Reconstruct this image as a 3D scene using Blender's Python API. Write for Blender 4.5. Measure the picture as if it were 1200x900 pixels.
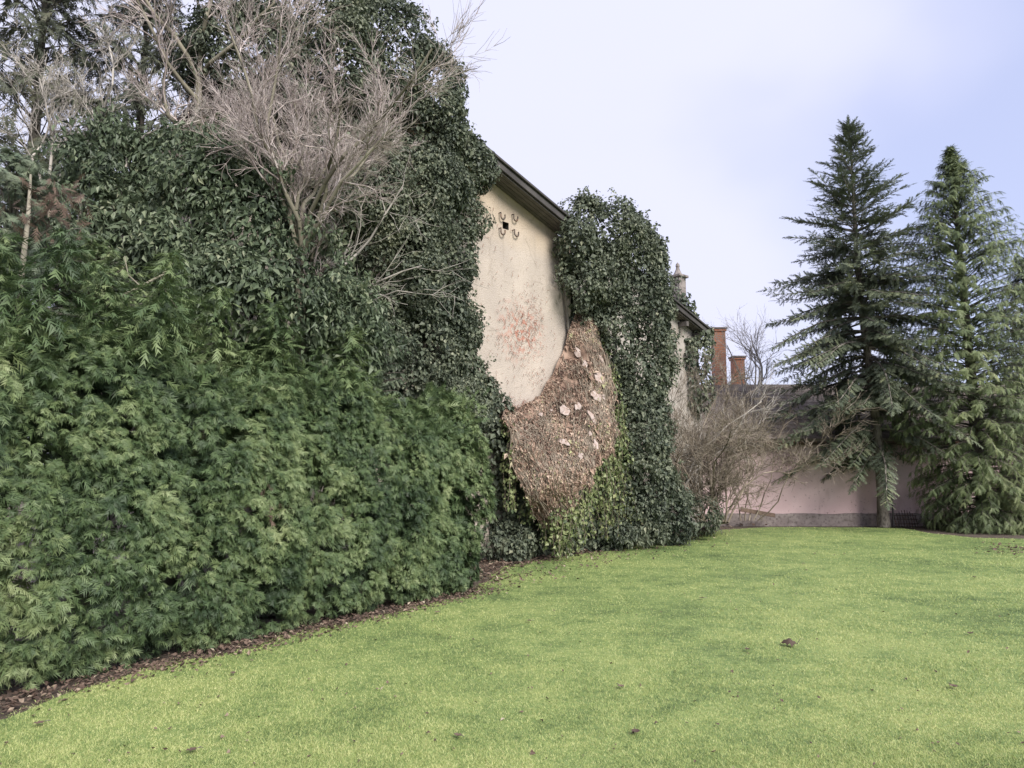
import bpy, bmesh, math
import numpy as np
from mathutils import Vector

# ------------------------------------------------------------------ camera, sky, sun, exposure
scene = bpy.context.scene
for o in list(bpy.data.objects):
    bpy.data.objects.remove(o)
COL = scene.collection
F_PX, EYE, PITCH = 850.0, 1.6, math.atan(97 / 850.0)          # photograph is 1200 x 900
cam_d = bpy.data.cameras.new('camera')
cam_d.sensor_fit = 'HORIZONTAL'; cam_d.sensor_width = 36.0
cam_d.lens = 36.0 * F_PX / 1200.0
cam_d.clip_start = 0.05; cam_d.clip_end = 3000
cam = bpy.data.objects.new('camera', cam_d); COL.objects.link(cam)
cam.location = (0, 0, EYE); cam.rotation_euler = (math.pi / 2 + PITCH, 0, 0)
scene.camera = cam

SUN_EL, SUN_AZ = math.radians(38), math.radians(148)          # azimuth clockwise from +Y (behind right of the viewer)
world = bpy.data.worlds.new('World'); scene.world = world; world.use_nodes = True
wn, wl = world.node_tree.nodes, world.node_tree.links
wn.clear()
w_out = wn.new('ShaderNodeOutputWorld'); w_bg = wn.new('ShaderNodeBackground')
w_sky = wn.new('ShaderNodeTexSky'); w_sky.sky_type = 'NISHITA'; w_sky.sun_disc = False
w_sky.sun_elevation = SUN_EL; w_sky.sun_rotation = SUN_AZ
w_tc = wn.new('ShaderNodeTexCoord'); w_map = wn.new('ShaderNodeMapping')
w_map.inputs['Scale'].default_value = (1.0, 1.0, 1.6); w_map.inputs['Location'].default_value = (0.35, 0.1, 0.2)
w_no = wn.new('ShaderNodeTexNoise'); w_no.inputs['Scale'].default_value = 1.5; w_no.inputs['Detail'].default_value = 4; w_no.inputs['Roughness'].default_value = 0.42
w_rp = wn.new('ShaderNodeMapRange'); w_rp.inputs['From Min'].default_value = 0.28; w_rp.inputs['From Max'].default_value = 0.56
w_rp.inputs['To Min'].default_value = 0.15; w_rp.inputs['To Max'].default_value = 0.97; w_rp.interpolation_type = 'SMOOTHSTEP'
w_mix = wn.new('ShaderNodeMix'); w_mix.data_type = 'RGBA'
w_mix.inputs[7].default_value = (4.12, 4.2, 5.25, 1)
wl.new(w_tc.outputs['Generated'], w_map.inputs['Vector']); wl.new(w_map.outputs[0], w_no.inputs['Vector'])
w_sp = wn.new('ShaderNodeSeparateXYZ'); wl.new(w_tc.outputs['Generated'], w_sp.inputs[0])      # cloud veil thins towards the east
w_ad = wn.new('ShaderNodeMath'); w_ad.operation = 'MULTIPLY_ADD'; w_ad.inputs[1].default_value = -0.22; wl.new(w_sp.outputs['X'], w_ad.inputs[0]); wl.new(w_no.outputs[0], w_ad.inputs[2])
wl.new(w_ad.outputs[0], w_rp.inputs['Value']); wl.new(w_rp.outputs[0], w_mix.inputs[0])
w_thin = wn.new('ShaderNodeMix'); w_thin.data_type = 'RGBA'; w_thin.inputs[0].default_value = 0.72; w_thin.inputs[7].default_value = (2.95, 3.2, 4.8, 1)   # thin high veil
wl.new(w_sky.outputs[0], w_thin.inputs[6]); wl.new(w_thin.outputs[2], w_mix.inputs[6]); wl.new(w_mix.outputs[2], w_bg.inputs[0])
w_bg.inputs[1].default_value = 0.056
wl.new(w_bg.outputs[0], w_out.inputs[0])

sun_d = bpy.data.lights.new('sun', 'SUN'); sun_d.energy = 1.5; sun_d.angle = math.radians(28); sun_d.color = (1.0, 0.95, 0.88)
sun = bpy.data.objects.new('sun', sun_d); COL.objects.link(sun)
_sd = Vector((math.sin(SUN_AZ) * math.cos(SUN_EL), math.cos(SUN_AZ) * math.cos(SUN_EL), math.sin(SUN_EL)))
sun.rotation_euler = _sd.to_track_quat('Z', 'Y').to_euler(); sun.location = _sd * 60
vs = scene.view_settings
vs.view_transform = 'Standard'; vs.look = 'None'; vs.gamma = 1.0; vs.use_curve_mapping = False
vs.exposure = 1.93
scene.render.engine = 'CYCLES'
scene.cycles.max_bounces = 6; scene.cycles.diffuse_bounces = 3; scene.cycles.glossy_bounces = 2; scene.cycles.transmission_bounces = 2
scene.render.resolution_x, scene.render.resolution_y = 1024, 768

# ------------------------------------------------------------------ helpers
rng = np.random.default_rng(11)
A = np.array
def ray(px, py):
    u, v = (px - 600) / F_PX, (450 - py) / F_PX
    c, s = math.cos(PITCH), math.sin(PITCH)
    return A([u, c - v * s, s + v * c])
def at(px, py, Y):                                  # point at depth Y seen at (px, py)
    d = ray(px, py); k = Y / d[1]
    return A([d[0] * k, Y, EYE + d[2] * k])
def gnd(px, py, z=0.0):
    d = ray(px, py); k = (z - EYE) / d[2]
    return A([d[0] * k, d[1] * k, z])
def nrm(v):
    v = np.asarray(v, float); return v / np.maximum(np.linalg.norm(v, axis=-1, keepdims=True), 1e-9)
def rvec(n): return nrm(rng.normal(size=(n, 3)))

_H = np.random.default_rng(5).random((64, 64, 64))
def noise3(P, f=1.0):
    P = np.asarray(P, float) * f + 17.3
    i = np.floor(P).astype(int); t = P - i; t = t * t * (3 - 2 * t)
    r = 0
    for dx in (0, 1):
        for dy in (0, 1):
            for dz in (0, 1):
                w = (t[..., 0] if dx else 1 - t[..., 0]) * (t[..., 1] if dy else 1 - t[..., 1]) * (t[..., 2] if dz else 1 - t[..., 2])
                r = r + w * _H[(i[..., 0] + dx) & 63, (i[..., 1] + dy) & 63, (i[..., 2] + dz) & 63]
    return r

def tag(o, label=None, cat=None, group=None, kind=None):
    if label: o['label'] = label
    if cat: o['category'] = cat
    if group: o['group'] = group
    if kind: o['kind'] = kind
    return o
def empty(name, loc=(0, 0, 0)):
    o = bpy.data.objects.new(name, None); COL.objects.link(o); o.location = Vector(loc); o.empty_display_size = 0.2
    return o
def link(name, me, mat, parent=None):
    o = bpy.data.objects.new(name, me); COL.objects.link(o)
    if mat: me.materials.append(mat)
    if parent is not None:
        o.parent = parent
        o.matrix_parent_inverse = parent_matrix(parent).inverted()
    return o
def parent_matrix(p):
    from mathutils import Matrix
    m = Matrix.Translation(p.location) @ p.rotation_euler.to_matrix().to_4x4()
    if p.parent is not None: m = parent_matrix(p.parent) @ p.matrix_parent_inverse @ m
    return m
def tri_mesh(name, V, T, mat, parent=None, tint=None, smooth=False):
    V = np.ascontiguousarray(V, dtype=np.float32); T = np.ascontiguousarray(T, dtype=np.int32)
    me = bpy.data.meshes.new(name)
    me.vertices.add(len(V)); me.vertices.foreach_set('co', V.ravel())
    me.loops.add(T.size); me.loops.foreach_set('vertex_index', T.ravel())
    me.polygons.add(len(T)); me.polygons.foreach_set('loop_start', np.arange(0, T.size, 3, dtype=np.int32))
    me.polygons.foreach_set('use_smooth', np.full(len(T), smooth, dtype=bool))
    if tint is not None:
        a = me.attributes.new('tint', 'FLOAT', 'POINT'); a.data.foreach_set('value', np.ascontiguousarray(tint, dtype=np.float32))
    me.update()
    return link(name, me, mat, parent)
def bm_obj(name, bm, mat, parent=None, bevel=0, smooth=False):
    if bevel: bmesh.ops.bevel(bm, geom=bm.edges[:], offset=bevel, segments=1, affect='EDGES')
    bmesh.ops.recalc_face_normals(bm, faces=bm.faces[:])
    me = bpy.data.meshes.new(name); bm.to_mesh(me); bm.free()
    if smooth:
        for p in me.polygons: p.use_smooth = True
    return link(name, me, mat, parent)
def poly_obj(name, V, F, mat, parent=None):
    me = bpy.data.meshes.new(name); me.from_pydata([tuple(map(float, v)) for v in V], [], F); me.update()
    return link(name, me, mat, parent)
def box_bm(bm, c, ax, ay, az, hx, hy, hz):
    c, ax, ay, az = map(lambda q: np.asarray(q, float), (c, ax, ay, az))
    vs_ = [bm.verts.new(tuple(c + ax * hx * i + ay * hy * j + az * hz * k)) for i in (-1, 1) for j in (-1, 1) for k in (-1, 1)]
    for f in ((0, 1, 3, 2), (4, 6, 7, 5), (0, 4, 5, 1), (2, 3, 7, 6), (0, 2, 6, 4), (1, 5, 7, 3)):
        bm.faces.new([vs_[i] for i in f])
def box(name, c, ax, ay, az, h, mat, parent=None, bevel=0):
    bm = bmesh.new(); box_bm(bm, c, ax, ay, az, *h); return bm_obj(name, bm, mat, parent, bevel)
UX, UY, UZ = A([1., 0, 0]), A([0, 1., 0]), A([0, 0, 1.])

def frames(d, n):                                   # columns: side, axis d, normal
    d = nrm(d); n = n - (n * d).sum(-1, keepdims=True) * d; n = nrm(n)
    s = np.cross(d, n)
    return np.stack([s, d, n], axis=-1)
class Foliage:
    def __init__(self): self.V, self.T, self.c, self.n = [], [], [], 0
    def add(self, tmpl, pos, d, nn, scale, tint):
        if len(pos) == 0: return
        tv, tt = tmpl; m = len(pos); k = len(tv)
        R = frames(d, nn); sc = np.asarray(scale, float)
        if sc.ndim == 0: sc = np.full(m, float(sc))
        P = np.einsum('nij,kj->nki', R, tv) * sc[:, None, None] + pos[:, None, :]
        self.V.append(P.reshape(-1, 3))
        self.T.append((tt[None] + (np.arange(m) * k)[:, None, None] + self.n).reshape(-1, 3))
        self.c.append(np.repeat(np.clip(tint, 0, 1), k)); self.n += m * k
    def add_var(self, tmpls, pos, d, nn, scale, tint):
        w = rng.integers(0, len(tmpls), len(pos)); scale = np.broadcast_to(np.asarray(scale, float), (len(pos),))
        for i, t in enumerate(tmpls):
            q = w == i; self.add(t, pos[q], d[q], nn[q], scale[q], tint[q])
    def build(self, name, mat, parent=None, smooth=False):
        return tri_mesh(name, np.concatenate(self.V), np.concatenate(self.T), mat, parent, np.concatenate(self.c), smooth)

def seg_mesh(name, P0, P1, R0, R1, mat, parent=None, sides=3, tint=None):
    P0, P1, R0, R1 = map(np.asarray, (P0, P1, R0, R1)); n = len(P0)
    d = nrm(P1 - P0); h = np.where(np.abs(d[:, 2:3]) > .9, UX[None], UZ[None])
    a = nrm(np.cross(d, h)); b = np.cross(d, a)
    an = np.arange(sides) * 2 * math.pi / sides
    ring = a[:, None] * np.cos(an)[None, :, None] + b[:, None] * np.sin(an)[None, :, None]
    V = np.concatenate([P0[:, None] + ring * R0[:, None, None], P1[:, None] + ring * R1[:, None, None]], axis=1)
    T = []
    for i in range(sides):
        j = (i + 1) % sides; T += [(i, j, sides + i), (j, sides + j, sides + i)]
    T = (A(T)[None] + (np.arange(n) * 2 * sides)[:, None, None]).reshape(-1, 3)
    if tint is None: tint = rng.random(n)
    return tri_mesh(name, V.reshape(-1, 3), T, mat, parent, np.repeat(tint, 2 * sides), smooth=True)
def path_tube(pts, rad, sides=8, wob=0.0):
    pts = np.asarray(pts, float); n = len(pts); tg = nrm(np.gradient(pts, axis=0)); V, T = [], []
    a = nrm(np.cross(tg[0], UX if abs(tg[0][0]) < .9 else UY)); an = np.arange(sides) * 2 * math.pi / sides
    for i in range(n):
        a = nrm(a - tg[i] * (a @ tg[i])); b = np.cross(tg[i], a)
        r = rad[i] * (1 + wob * (rng.random(sides) - .5))
        V.append(pts[i] + a * (np.cos(an) * r)[:, None] + b * (np.sin(an) * r)[:, None])
    for i in range(n - 1):
        for j in range(sides):
            k = (j + 1) % sides; T += [(i * sides + j, i * sides + k, i * sides + sides + j), (i * sides + k, i * sides + sides + k, i * sides + sides + j)]
    V = np.concatenate(V + [pts[-1:]]); e = len(V) - 1
    for j in range(sides): T.append(((n - 1) * sides + j, (n - 1) * sides + (j + 1) % sides, e))
    return V, A(T)
def tube_obj(name, pts, rad, mat, parent=None, sides=8, wob=0.0):
    V, T = path_tube(pts, rad, sides, wob); return tri_mesh(name, V, T, mat, parent, np.full(len(V), rng.random()), smooth=True)

# ------------------------------------------------------------------ materials
def new_mat(name):
    m = bpy.data.materials.new(name); m.use_nodes = True; nt = m.node_tree; nt.nodes.clear()
    out = nt.nodes.new('ShaderNodeOutputMaterial'); return m, nt.nodes, nt.links, out
def ramp(N, stops):
    r = N.new('ShaderNodeValToRGB'); e = r.color_ramp.elements
    while len(e) < len(stops): e.new(0.5)
    for i, (p, c) in enumerate(stops): e[i].position = p; e[i].color = (*c, 1)
    return r
def leaf_mat(name, stops, rough=0.5, trans=0.3, nscale=0.9, spec=0.4, var=0.35):
    m, N, L, out = new_mat(name)
    at_ = N.new('ShaderNodeAttribute'); at_.attribute_name = 'tint'
    ge = N.new('ShaderNodeNewGeometry'); no = N.new('ShaderNodeTexNoise'); no.inputs['Scale'].default_value = nscale; no.inputs['Detail'].default_value = 3
    L.new(ge.outputs['Position'], no.inputs['Vector'])
    s1 = N.new('ShaderNodeMath'); s1.operation = 'SUBTRACT'; s1.inputs[1].default_value = 0.5; L.new(no.outputs[0], s1.inputs[0])
    s2 = N.new('ShaderNodeMath'); s2.operation = 'MULTIPLY_ADD'; s2.inputs[1].default_value = var * 2.2
    L.new(s1.outputs[0], s2.inputs[0]); L.new(at_.outputs['Fac'], s2.inputs[2])
    rp = ramp(N, stops); L.new(s2.outputs[0], rp.inputs[0])
    b = N.new('ShaderNodeBsdfPrincipled'); b.inputs['Roughness'].default_value = rough; b.inputs['Specular IOR Level'].default_value = spec
    L.new(rp.outputs[0], b.inputs['Base Color'])
    if trans > 0:
        t = N.new('ShaderNodeBsdfTranslucent'); L.new(rp.outputs[0], t.inputs['Color'])
        mx = N.new('ShaderNodeMixShader'); mx.inputs[0].default_value = trans
        L.new(b.outputs[0], mx.inputs[1]); L.new(t.outputs[0], mx.inputs[2]); L.new(mx.outputs[0], out.inputs[0])
    else: L.new(b.outputs[0], out.inputs[0])
    return m
def surf_mat(name, layers, rough=0.85, bump=0.0, bscale=40, spec=0.3):
    """layers: first a base colour, then (noise scale, lo, hi, colour, stretch xyz, detail) blotches laid over it"""
    m, N, L, out = new_mat(name)
    tc = N.new('ShaderNodeTexCoord'); b = N.new('ShaderNodeBsdfPrincipled'); b.inputs['Roughness'].default_value = rough; b.inputs['Specular IOR Level'].default_value = spec
    cur = None
    for i, l in enumerate(layers):
        if i == 0:
            c = N.new('ShaderNodeRGB'); c.outputs[0].default_value = (*l, 1); cur = c.outputs[0]; continue
        sc, lo, hi, colr, st, det = l
        mp = N.new('ShaderNodeMapping'); mp.inputs['Scale'].default_value = st; mp.inputs['Location'].default_value = (i * 3.1, i * 1.7, i * 2.3)
        no = N.new('ShaderNodeTexNoise'); no.inputs['Scale'].default_value = sc; no.inputs['Detail'].default_value = det
        mr = N.new('ShaderNodeMapRange'); mr.inputs['From Min'].default_value = lo; mr.inputs['From Max'].default_value = hi
        mx = N.new('ShaderNodeMix'); mx.data_type = 'RGBA'; mx.inputs[7].default_value = (*colr, 1)
        L.new(tc.outputs['Object'], mp.inputs[0]); L.new(mp.outputs[0], no.inputs['Vector']); L.new(no.outputs[0], mr.inputs['Value'])
        L.new(mr.outputs[0], mx.inputs[0]); L.new(cur, mx.inputs[6]); cur = mx.outputs[2]
    L.new(cur, b.inputs['Base Color'])
    if bump:
        no = N.new('ShaderNodeTexNoise'); no.inputs['Scale'].default_value = bscale; no.inputs['Detail'].default_value = 5
        bp = N.new('ShaderNodeBump'); bp.inputs['Strength'].default_value = bump; bp.inputs['Distance'].default_value = 0.02
        L.new(tc.outputs['Object'], no.inputs['Vector']); L.new(no.outputs[0], bp.inputs['Height']); L.new(bp.outputs[0], b.inputs['Normal'])
    L.new(b.outputs[0], out.inputs[0]); return m
I3 = (1, 1, 1)
M = {}
M['thuja'] = leaf_mat('thuja_foliage', [(0, (.034, .060, .028)), (.38, (.098, .148, .062)), (.68, (.185, .240, .104)), (1, (.31, .36, .18))], .55, .25, 1.2)
M['thuja_grey'] = leaf_mat('thuja_grey_foliage', [(0, (.050, .074, .050)), (.5, (.115, .155, .098)), (1, (.21, .24, .155))], .55, .25, 1.2)
M['ivy'] = leaf_mat('ivy_leaves', [(0, (.048, .064, .046)), (.5, (.118, .140, .095)), (.85, (.185, .205, .138)), (1, (.27, .28, .19))], .5, .2, 1.0, .35)
M['laurel'] = leaf_mat('evergreen_leaves', [(0, (.048, .068, .042)), (.5, (.112, .148, .088)), (.85, (.180, .215, .130)), (1, (.27, .29, .19))], .5, .2, 1.0, .35)
M['ivy_pale'] = leaf_mat('hanging_ivy_leaves', [(0, (.07, .10, .05)), (.5, (.19, .235, .10)), (1, (.40, .42, .21))], .45, .3, 2.0)
M['spruce'] = leaf_mat('spruce_needles', [(0, (.050, .066, .050)), (.5, (.120, .145, .092)), (.85, (.185, .21, .12)), (1, (.26, .28, .15))], .6, .12, .6)
M['cypress'] = leaf_mat('cypress_sprays', [(0, (.055, .080, .038)), (.5, (.135, .175, .076)), (1, (.235, .265, .12))], .55, .2, .6)
M['darkcon'] = leaf_mat('dark_conifer_needles', [(0, (.034, .043, .028)), (.6, (.072, .083, .052)), (1, (.13, .125, .078))], .6, .2, .8)
M['dry'] = leaf_mat('dry_vine_bits', [(0, (.095, .062, .050)), (.33, (.28, .190, .145)), (.62, (.42, .305, .235)), (.88, (.54, .43, .34)), (1, (.35, .35, .19))], .85, .1, 2.2, .2, .5)
M['litter'] = leaf_mat('fallen_leaves', [(0, (.06, .043, .034)), (.45, (.125, .085, .066)), (.75, (.215, .155, .118)), (.92, (.32, .25, .185)), (1, (.45, .38, .29))], .75, .15, 1.5, .3, .2)
M['twig_pink'] = leaf_mat('pale_pinkish_twigs', [(0, (.21, .17, .155)), (.5, (.40, .34, .318)), (1, (.60, .53, .50))], .8, 0, 2, .2)
M['twig_brown'] = leaf_mat('brown_twigs', [(0, (.11, .09, .07)), (.5, (.215, .178, .138)), (1, (.34, .29, .23))], .8, 0, 2, .2)
M['twig_grey'] = leaf_mat('grey_twigs', [(0, (.19, .175, .155)), (.5, (.36, .33, .295)), (1, (.52, .48, .43))], .8, 0, 2, .2)
M['twig_moss'] = leaf_mat('mossy_bark', [(0, (.11, .10, .075)), (.5, (.19, .175, .13)), (1, (.28, .255, .20))], .85, 0, 4, .2)
M['bark'] = leaf_mat('bark', [(0, (.09, .08, .07)), (.5, (.16, .145, .125)), (1, (.24, .22, .19))], .9, 0, 6, .2, .7)
M['trunk_bark'] = surf_mat('scaly_trunk_bark', [(.13, .115, .098), (7, .42, .62, (.20, .18, .155), (1, 1, .35), 6), (22, .5, .66, (.06, .052, .045), (1, 1, .3), 5)], .95, 1.0, 26, .1)
M['soil'] = surf_mat('soil', [(.085, .066, .052), (9, .45, .65, (.13, .105, .082), I3, 6), (30, .5, .7, (.055, .043, .035), I3, 4)], .95, .6, 30)

# lawn: the sheet and the blades share one material driven by world position
def lawn_mat():
    m, N, L, out = new_mat('lawn_grass')
    ge = N.new('ShaderNodeNewGeometry'); at_ = N.new('ShaderNodeAttribute'); at_.attribute_name = 'tint'
    def nz(sc, det=4):
        n = N.new('ShaderNodeTexNoise'); n.inputs['Scale'].default_value = sc; n.inputs['Detail'].default_value = det; n.inputs['Roughness'].default_value = .6
        mp = N.new('ShaderNodeMapping'); mp.inputs['Scale'].default_value = (1, 1, .05); L.new(ge.outputs['Position'], mp.inputs[0]); L.new(mp.outputs[0], n.inputs['Vector']); return n
    n1, n2, n5 = nz(.45, 5), nz(2.6, 6), nz(16, 4)
    ad = N.new('ShaderNodeMath'); ad.operation = 'MULTIPLY_ADD'; ad.inputs[1].default_value = .75; L.new(n1.outputs[0], ad.inputs[0])
    a3 = N.new('ShaderNodeMath'); a3.operation = 'MULTIPLY_ADD'; a3.inputs[1].default_value = .62; L.new(n2.outputs[0], a3.inputs[0])
    a4 = N.new('ShaderNodeMath'); a4.operation = 'MULTIPLY_ADD'; a4.inputs[1].default_value = .54; a4.inputs[2].default_value = -.59
    a5 = N.new('ShaderNodeMath'); a5.operation = 'MULTIPLY_ADD'; a5.inputs[1].default_value = .5; L.new(n5.outputs[0], a5.inputs[0]); L.new(a4.outputs[0], a5.inputs[2])
    L.new(at_.outputs['Fac'], a4.inputs[0]); L.new(a5.outputs[0], a3.inputs[2]); L.new(a3.outputs[0], ad.inputs[2])
    rp = ramp(N, [(.10, (.092, .140, .056)), (.34, (.225, .308, .106)), (.58, (.365, .430, .152)), (.88, (.585, .59, .28))])
    L.new(ad.outputs[0], rp.inputs[0])
    b = N.new('ShaderNodeBsdfPrincipled'); b.inputs['Roughness'].default_value = .6; b.inputs['Specular IOR Level'].default_value = .25
    t = N.new('ShaderNodeBsdfTranslucent'); mx = N.new('ShaderNodeMixShader'); mx.inputs[0].default_value = .25
    L.new(rp.outputs[0], b.inputs['Base Color']); L.new(rp.outputs[0], t.inputs[0]); L.new(b.outputs[0], mx.inputs[1]); L.new(t.outputs[0], mx.inputs[2])
    L.new(mx.outputs[0], out.inputs[0]); return m
M['lawn'] = lawn_mat()

def plaster_mat(stain):
    m, N, L, out = new_mat('old_cream_plaster')
    tc = N.new('ShaderNodeTexCoord'); b = N.new('ShaderNodeBsdfPrincipled'); b.inputs['Roughness'].default_value = .9; b.inputs['Specular IOR Level'].default_value = .2
    def nz(sc, det=4, st=I3, off=0.):
        mp = N.new('ShaderNodeMapping'); mp.inputs['Scale'].default_value = st; mp.inputs['Location'].default_value = (off, off * .7, off * .3)
        n = N.new('ShaderNodeTexNoise'); n.inputs['Scale'].default_value = sc; n.inputs['Detail'].default_value = det
        L.new(tc.outputs['Object'], mp.inputs[0]); L.new(mp.outputs[0], n.inputs['Vector']); return n.outputs[0]
    def mr(v, a, c, lo=0., hi=1.):
        q = N.new('ShaderNodeMapRange'); q.inputs['From Min'].default_value = a; q.inputs['From Max'].default_value = c; q.inputs['To Min'].default_value = lo; q.inputs['To Max'].default_value = hi
        L.new(v, q.inputs['Value']); return q.outputs[0]
    def mul(a, c):
        q = N.new('ShaderNodeMath'); q.operation = 'MULTIPLY'; L.new(a, q.inputs[0]); L.new(c, q.inputs[1]); return q.outputs[0]
    def mix(fac, a, colr):
        q = N.new('ShaderNodeMix'); q.data_type = 'RGBA'; q.inputs[7].default_value = (*colr, 1); L.new(fac, q.inputs[0])
        if isinstance(a, tuple): q.inputs[6].default_value = (*a, 1)
        else: L.new(a, q.inputs[6])
        return q.outputs[2]
    sep = N.new('ShaderNodeSeparateXYZ'); L.new(tc.outputs['Object'], sep.inputs[0])
    c = mix(mr(nz(1.3, 5), .35, .65), (.465, .405, .35), (.375, .328, .288))
    # warm ochre limewash that survives near the verge (object z measured from the ground)
    hi = N.new('ShaderNodeMath'); hi.operation = 'ADD'; L.new(sep.outputs['Z'], hi.inputs[0]); L.new(mr(nz(1.1, 4, I3, 3), 0, 1, -.9, .9), hi.inputs[1])
    c = mix(mr(hi.outputs[0], 5.6, 6.9, 0, .6), c, (.46, .34, .20))
    c = mix(mr(nz(2.2, 4, (1, 1, .35), 6), .58, .72, 0, .55), c, (.38, .33, .28))          # grey damp runs
    c = mix(mr(nz(26, 3, (1, 1, .5), 2), .63, .72, 0, .38), c, (.32, .26, .20))             # fine pits and rootlet marks
    dp = N.new('ShaderNodeVectorMath'); dp.operation = 'DISTANCE'; dp.inputs[1].default_value = tuple(stain); L.new(tc.outputs['Object'], dp.inputs[0])
    red = mul(mr(nz(13, 5, (1, 1, .7), 9), .50, .60), mr(dp.outputs['Value'], .75, .15, 0, .8))
    c = mix(red, c, (.42, .17, .12))                                                        # brick showing through
    vo = N.new('ShaderNodeTexVoronoi'); vo.feature = 'DISTANCE_TO_EDGE'; vo.inputs['Scale'].default_value = 1.1
    wv = N.new('ShaderNodeMix'); wv.data_type = 'RGBA'; wv.inputs[0].default_value = .22; L.new(tc.outputs['Object'], wv.inputs[6]); n_c = N.new('ShaderNodeTexNoise'); n_c.inputs['Scale'].default_value = 3.5; n_c.inputs['Detail'].default_value = 5; L.new(tc.outputs['Object'], n_c.inputs['Vector']); L.new(n_c.outputs['Color'], wv.inputs[7]); L.new(wv.outputs[2], vo.inputs['Vector'])
    c = mix(mul(mr(vo.outputs['Distance'], .012, .004), mr(nz(1.7, 2, I3, 21), .50, .56, 0, .4)), c, (.24, .20, .165))   # hairline cracks
    c = mix(mr(nz(7, 5, (1.6, 1.6, .12), 30), .60, .74, 0, .5), c, (.30, .255, .215))                                  # rain streaks
    c = mix(mr(nz(60, 2, (1, 1, .6), 33), .60, .66, 0, .5), c, (.27, .22, .18))
    L.new(c, b.inputs['Base Color'])
    bp = N.new('ShaderNodeBump'); bp.inputs['Strength'].default_value = .55; bp.inputs['Distance'].default_value = .02
    ad = N.new('ShaderNodeMath'); ad.operation = 'ADD'; L.new(nz(5, 6), ad.inputs[0]); L.new(nz(45, 3), ad.inputs[1]); L.new(ad.outputs[0], bp.inputs['Height'])
    L.new(bp.outputs[0], b.inputs['Normal']); L.new(b.outputs[0], out.inputs[0]); return m
M['plaster2'] = surf_mat('weathered_pale_plaster', [(.40, .37, .335), (2, .4, .6, (.30, .27, .24), I3, 6), (9, .55, .7, (.24, .20, .17), (1, 1, .3), 4)], .9, .4)
M['pink'] = surf_mat('pink_render', [(.56, .41, .415), (1.2, .4, .65, (.62, .475, .475), I3, 5), (2.5, .55, .75, (.40, .275, .275), (1, 1, .35), 6), (14, .62, .72, (.34, .25, .24), I3, 5)], .9, .2)
M['plinth'] = surf_mat('grey_cement_plinth', [(.22, .185, .175), (4, .4, .65, (.30, .26, .245), I3, 6), (14, .5, .7, (.13, .11, .10), I3, 5)], .95, .6)
M['roof'] = surf_mat('grey_roof_slates', [(.15, .125, .108), (3, .4, .65, (.22, .19, .165), I3, 6), (20, .5, .7, (.09, .077, .068), I3, 4)], 1.0, .4, 40, .05)
M['wood_grey'] = surf_mat('weathered_grey_board', [(.05, .046, .046), (3, .4, .7, (.085, .078, .075), (1, 1, 1), 6)], .75, .3)
M['wood_dark'] = surf_mat('dark_soffit_boards', [(.10, .09, .085), (8, .4, .7, (.14, .125, .115), I3, 5)], .85, .3)
M['wood_plank'] = surf_mat('old_brown_plank', [(.11, .075, .06), (8, .4, .7, (.18, .13, .10), (1, 6, 6), 5)], .85, .3)
M['iron'] = surf_mat('rusty_iron', [(.05, .04, .036), (20, .45, .65, (.14, .07, .045), I3, 5)], .7, .3)
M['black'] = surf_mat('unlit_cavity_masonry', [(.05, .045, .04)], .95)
M['stone'] = surf_mat('chimney_stone', [(.20, .175, .165), (6, .4, .65, (.28, .25, .235), I3, 6), (15, .5, .7, (.12, .105, .10), I3, 4)], .9, .5)
M['flake'] = surf_mat('pale_plaster_flake', [(.42, .35, .32), (12, .45, .65, (.33, .25, .21), I3, 5)], .9, .4)
def brick_mat():
    m, N, L, out = new_mat('orange_brickwork')
    tc = N.new('ShaderNodeTexCoord'); br = N.new('ShaderNodeTexBrick'); b = N.new('ShaderNodeBsdfPrincipled'); b.inputs['Roughness'].default_value = .9
    mp = N.new('ShaderNodeMapping'); mp.inputs['Rotation'].default_value = (math.pi / 2, 0, 0); L.new(tc.outputs['Object'], mp.inputs[0]); L.new(mp.outputs[0], br.inputs[0])
    br.inputs['Color1'].default_value = (.52, .215, .115, 1); br.inputs['Color2'].default_value = (.40, .155, .085, 1); br.inputs['Mortar'].default_value = (.30, .24, .20, 1)
    br.inputs['Scale'].default_value = 1; br.inputs['Brick Width'].default_value = .2; br.inputs['Row Height'].default_value = .075; br.inputs['Mortar Size'].default_value = .008
    no = N.new('ShaderNodeTexNoise'); no.inputs['Scale'].default_value = 6; mx = N.new('ShaderNodeMix'); mx.data_type = 'RGBA'; mx.inputs[7].default_value = (.33, .22, .17, 1)
    r = N.new('ShaderNodeMapRange'); r.inputs['From Min'].default_value = .45; r.inputs['From Max'].default_value = .75; L.new(no.outputs[0], r.inputs[0]); L.new(r.outputs[0], mx.inputs[0]); L.new(br.outputs[0], mx.inputs[6])
    L.new(mx.outputs[2], b.inputs['Base Color']); L.new(b.outputs[0], out.inputs[0]); return m
M['brick'] = brick_mat()

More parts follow.
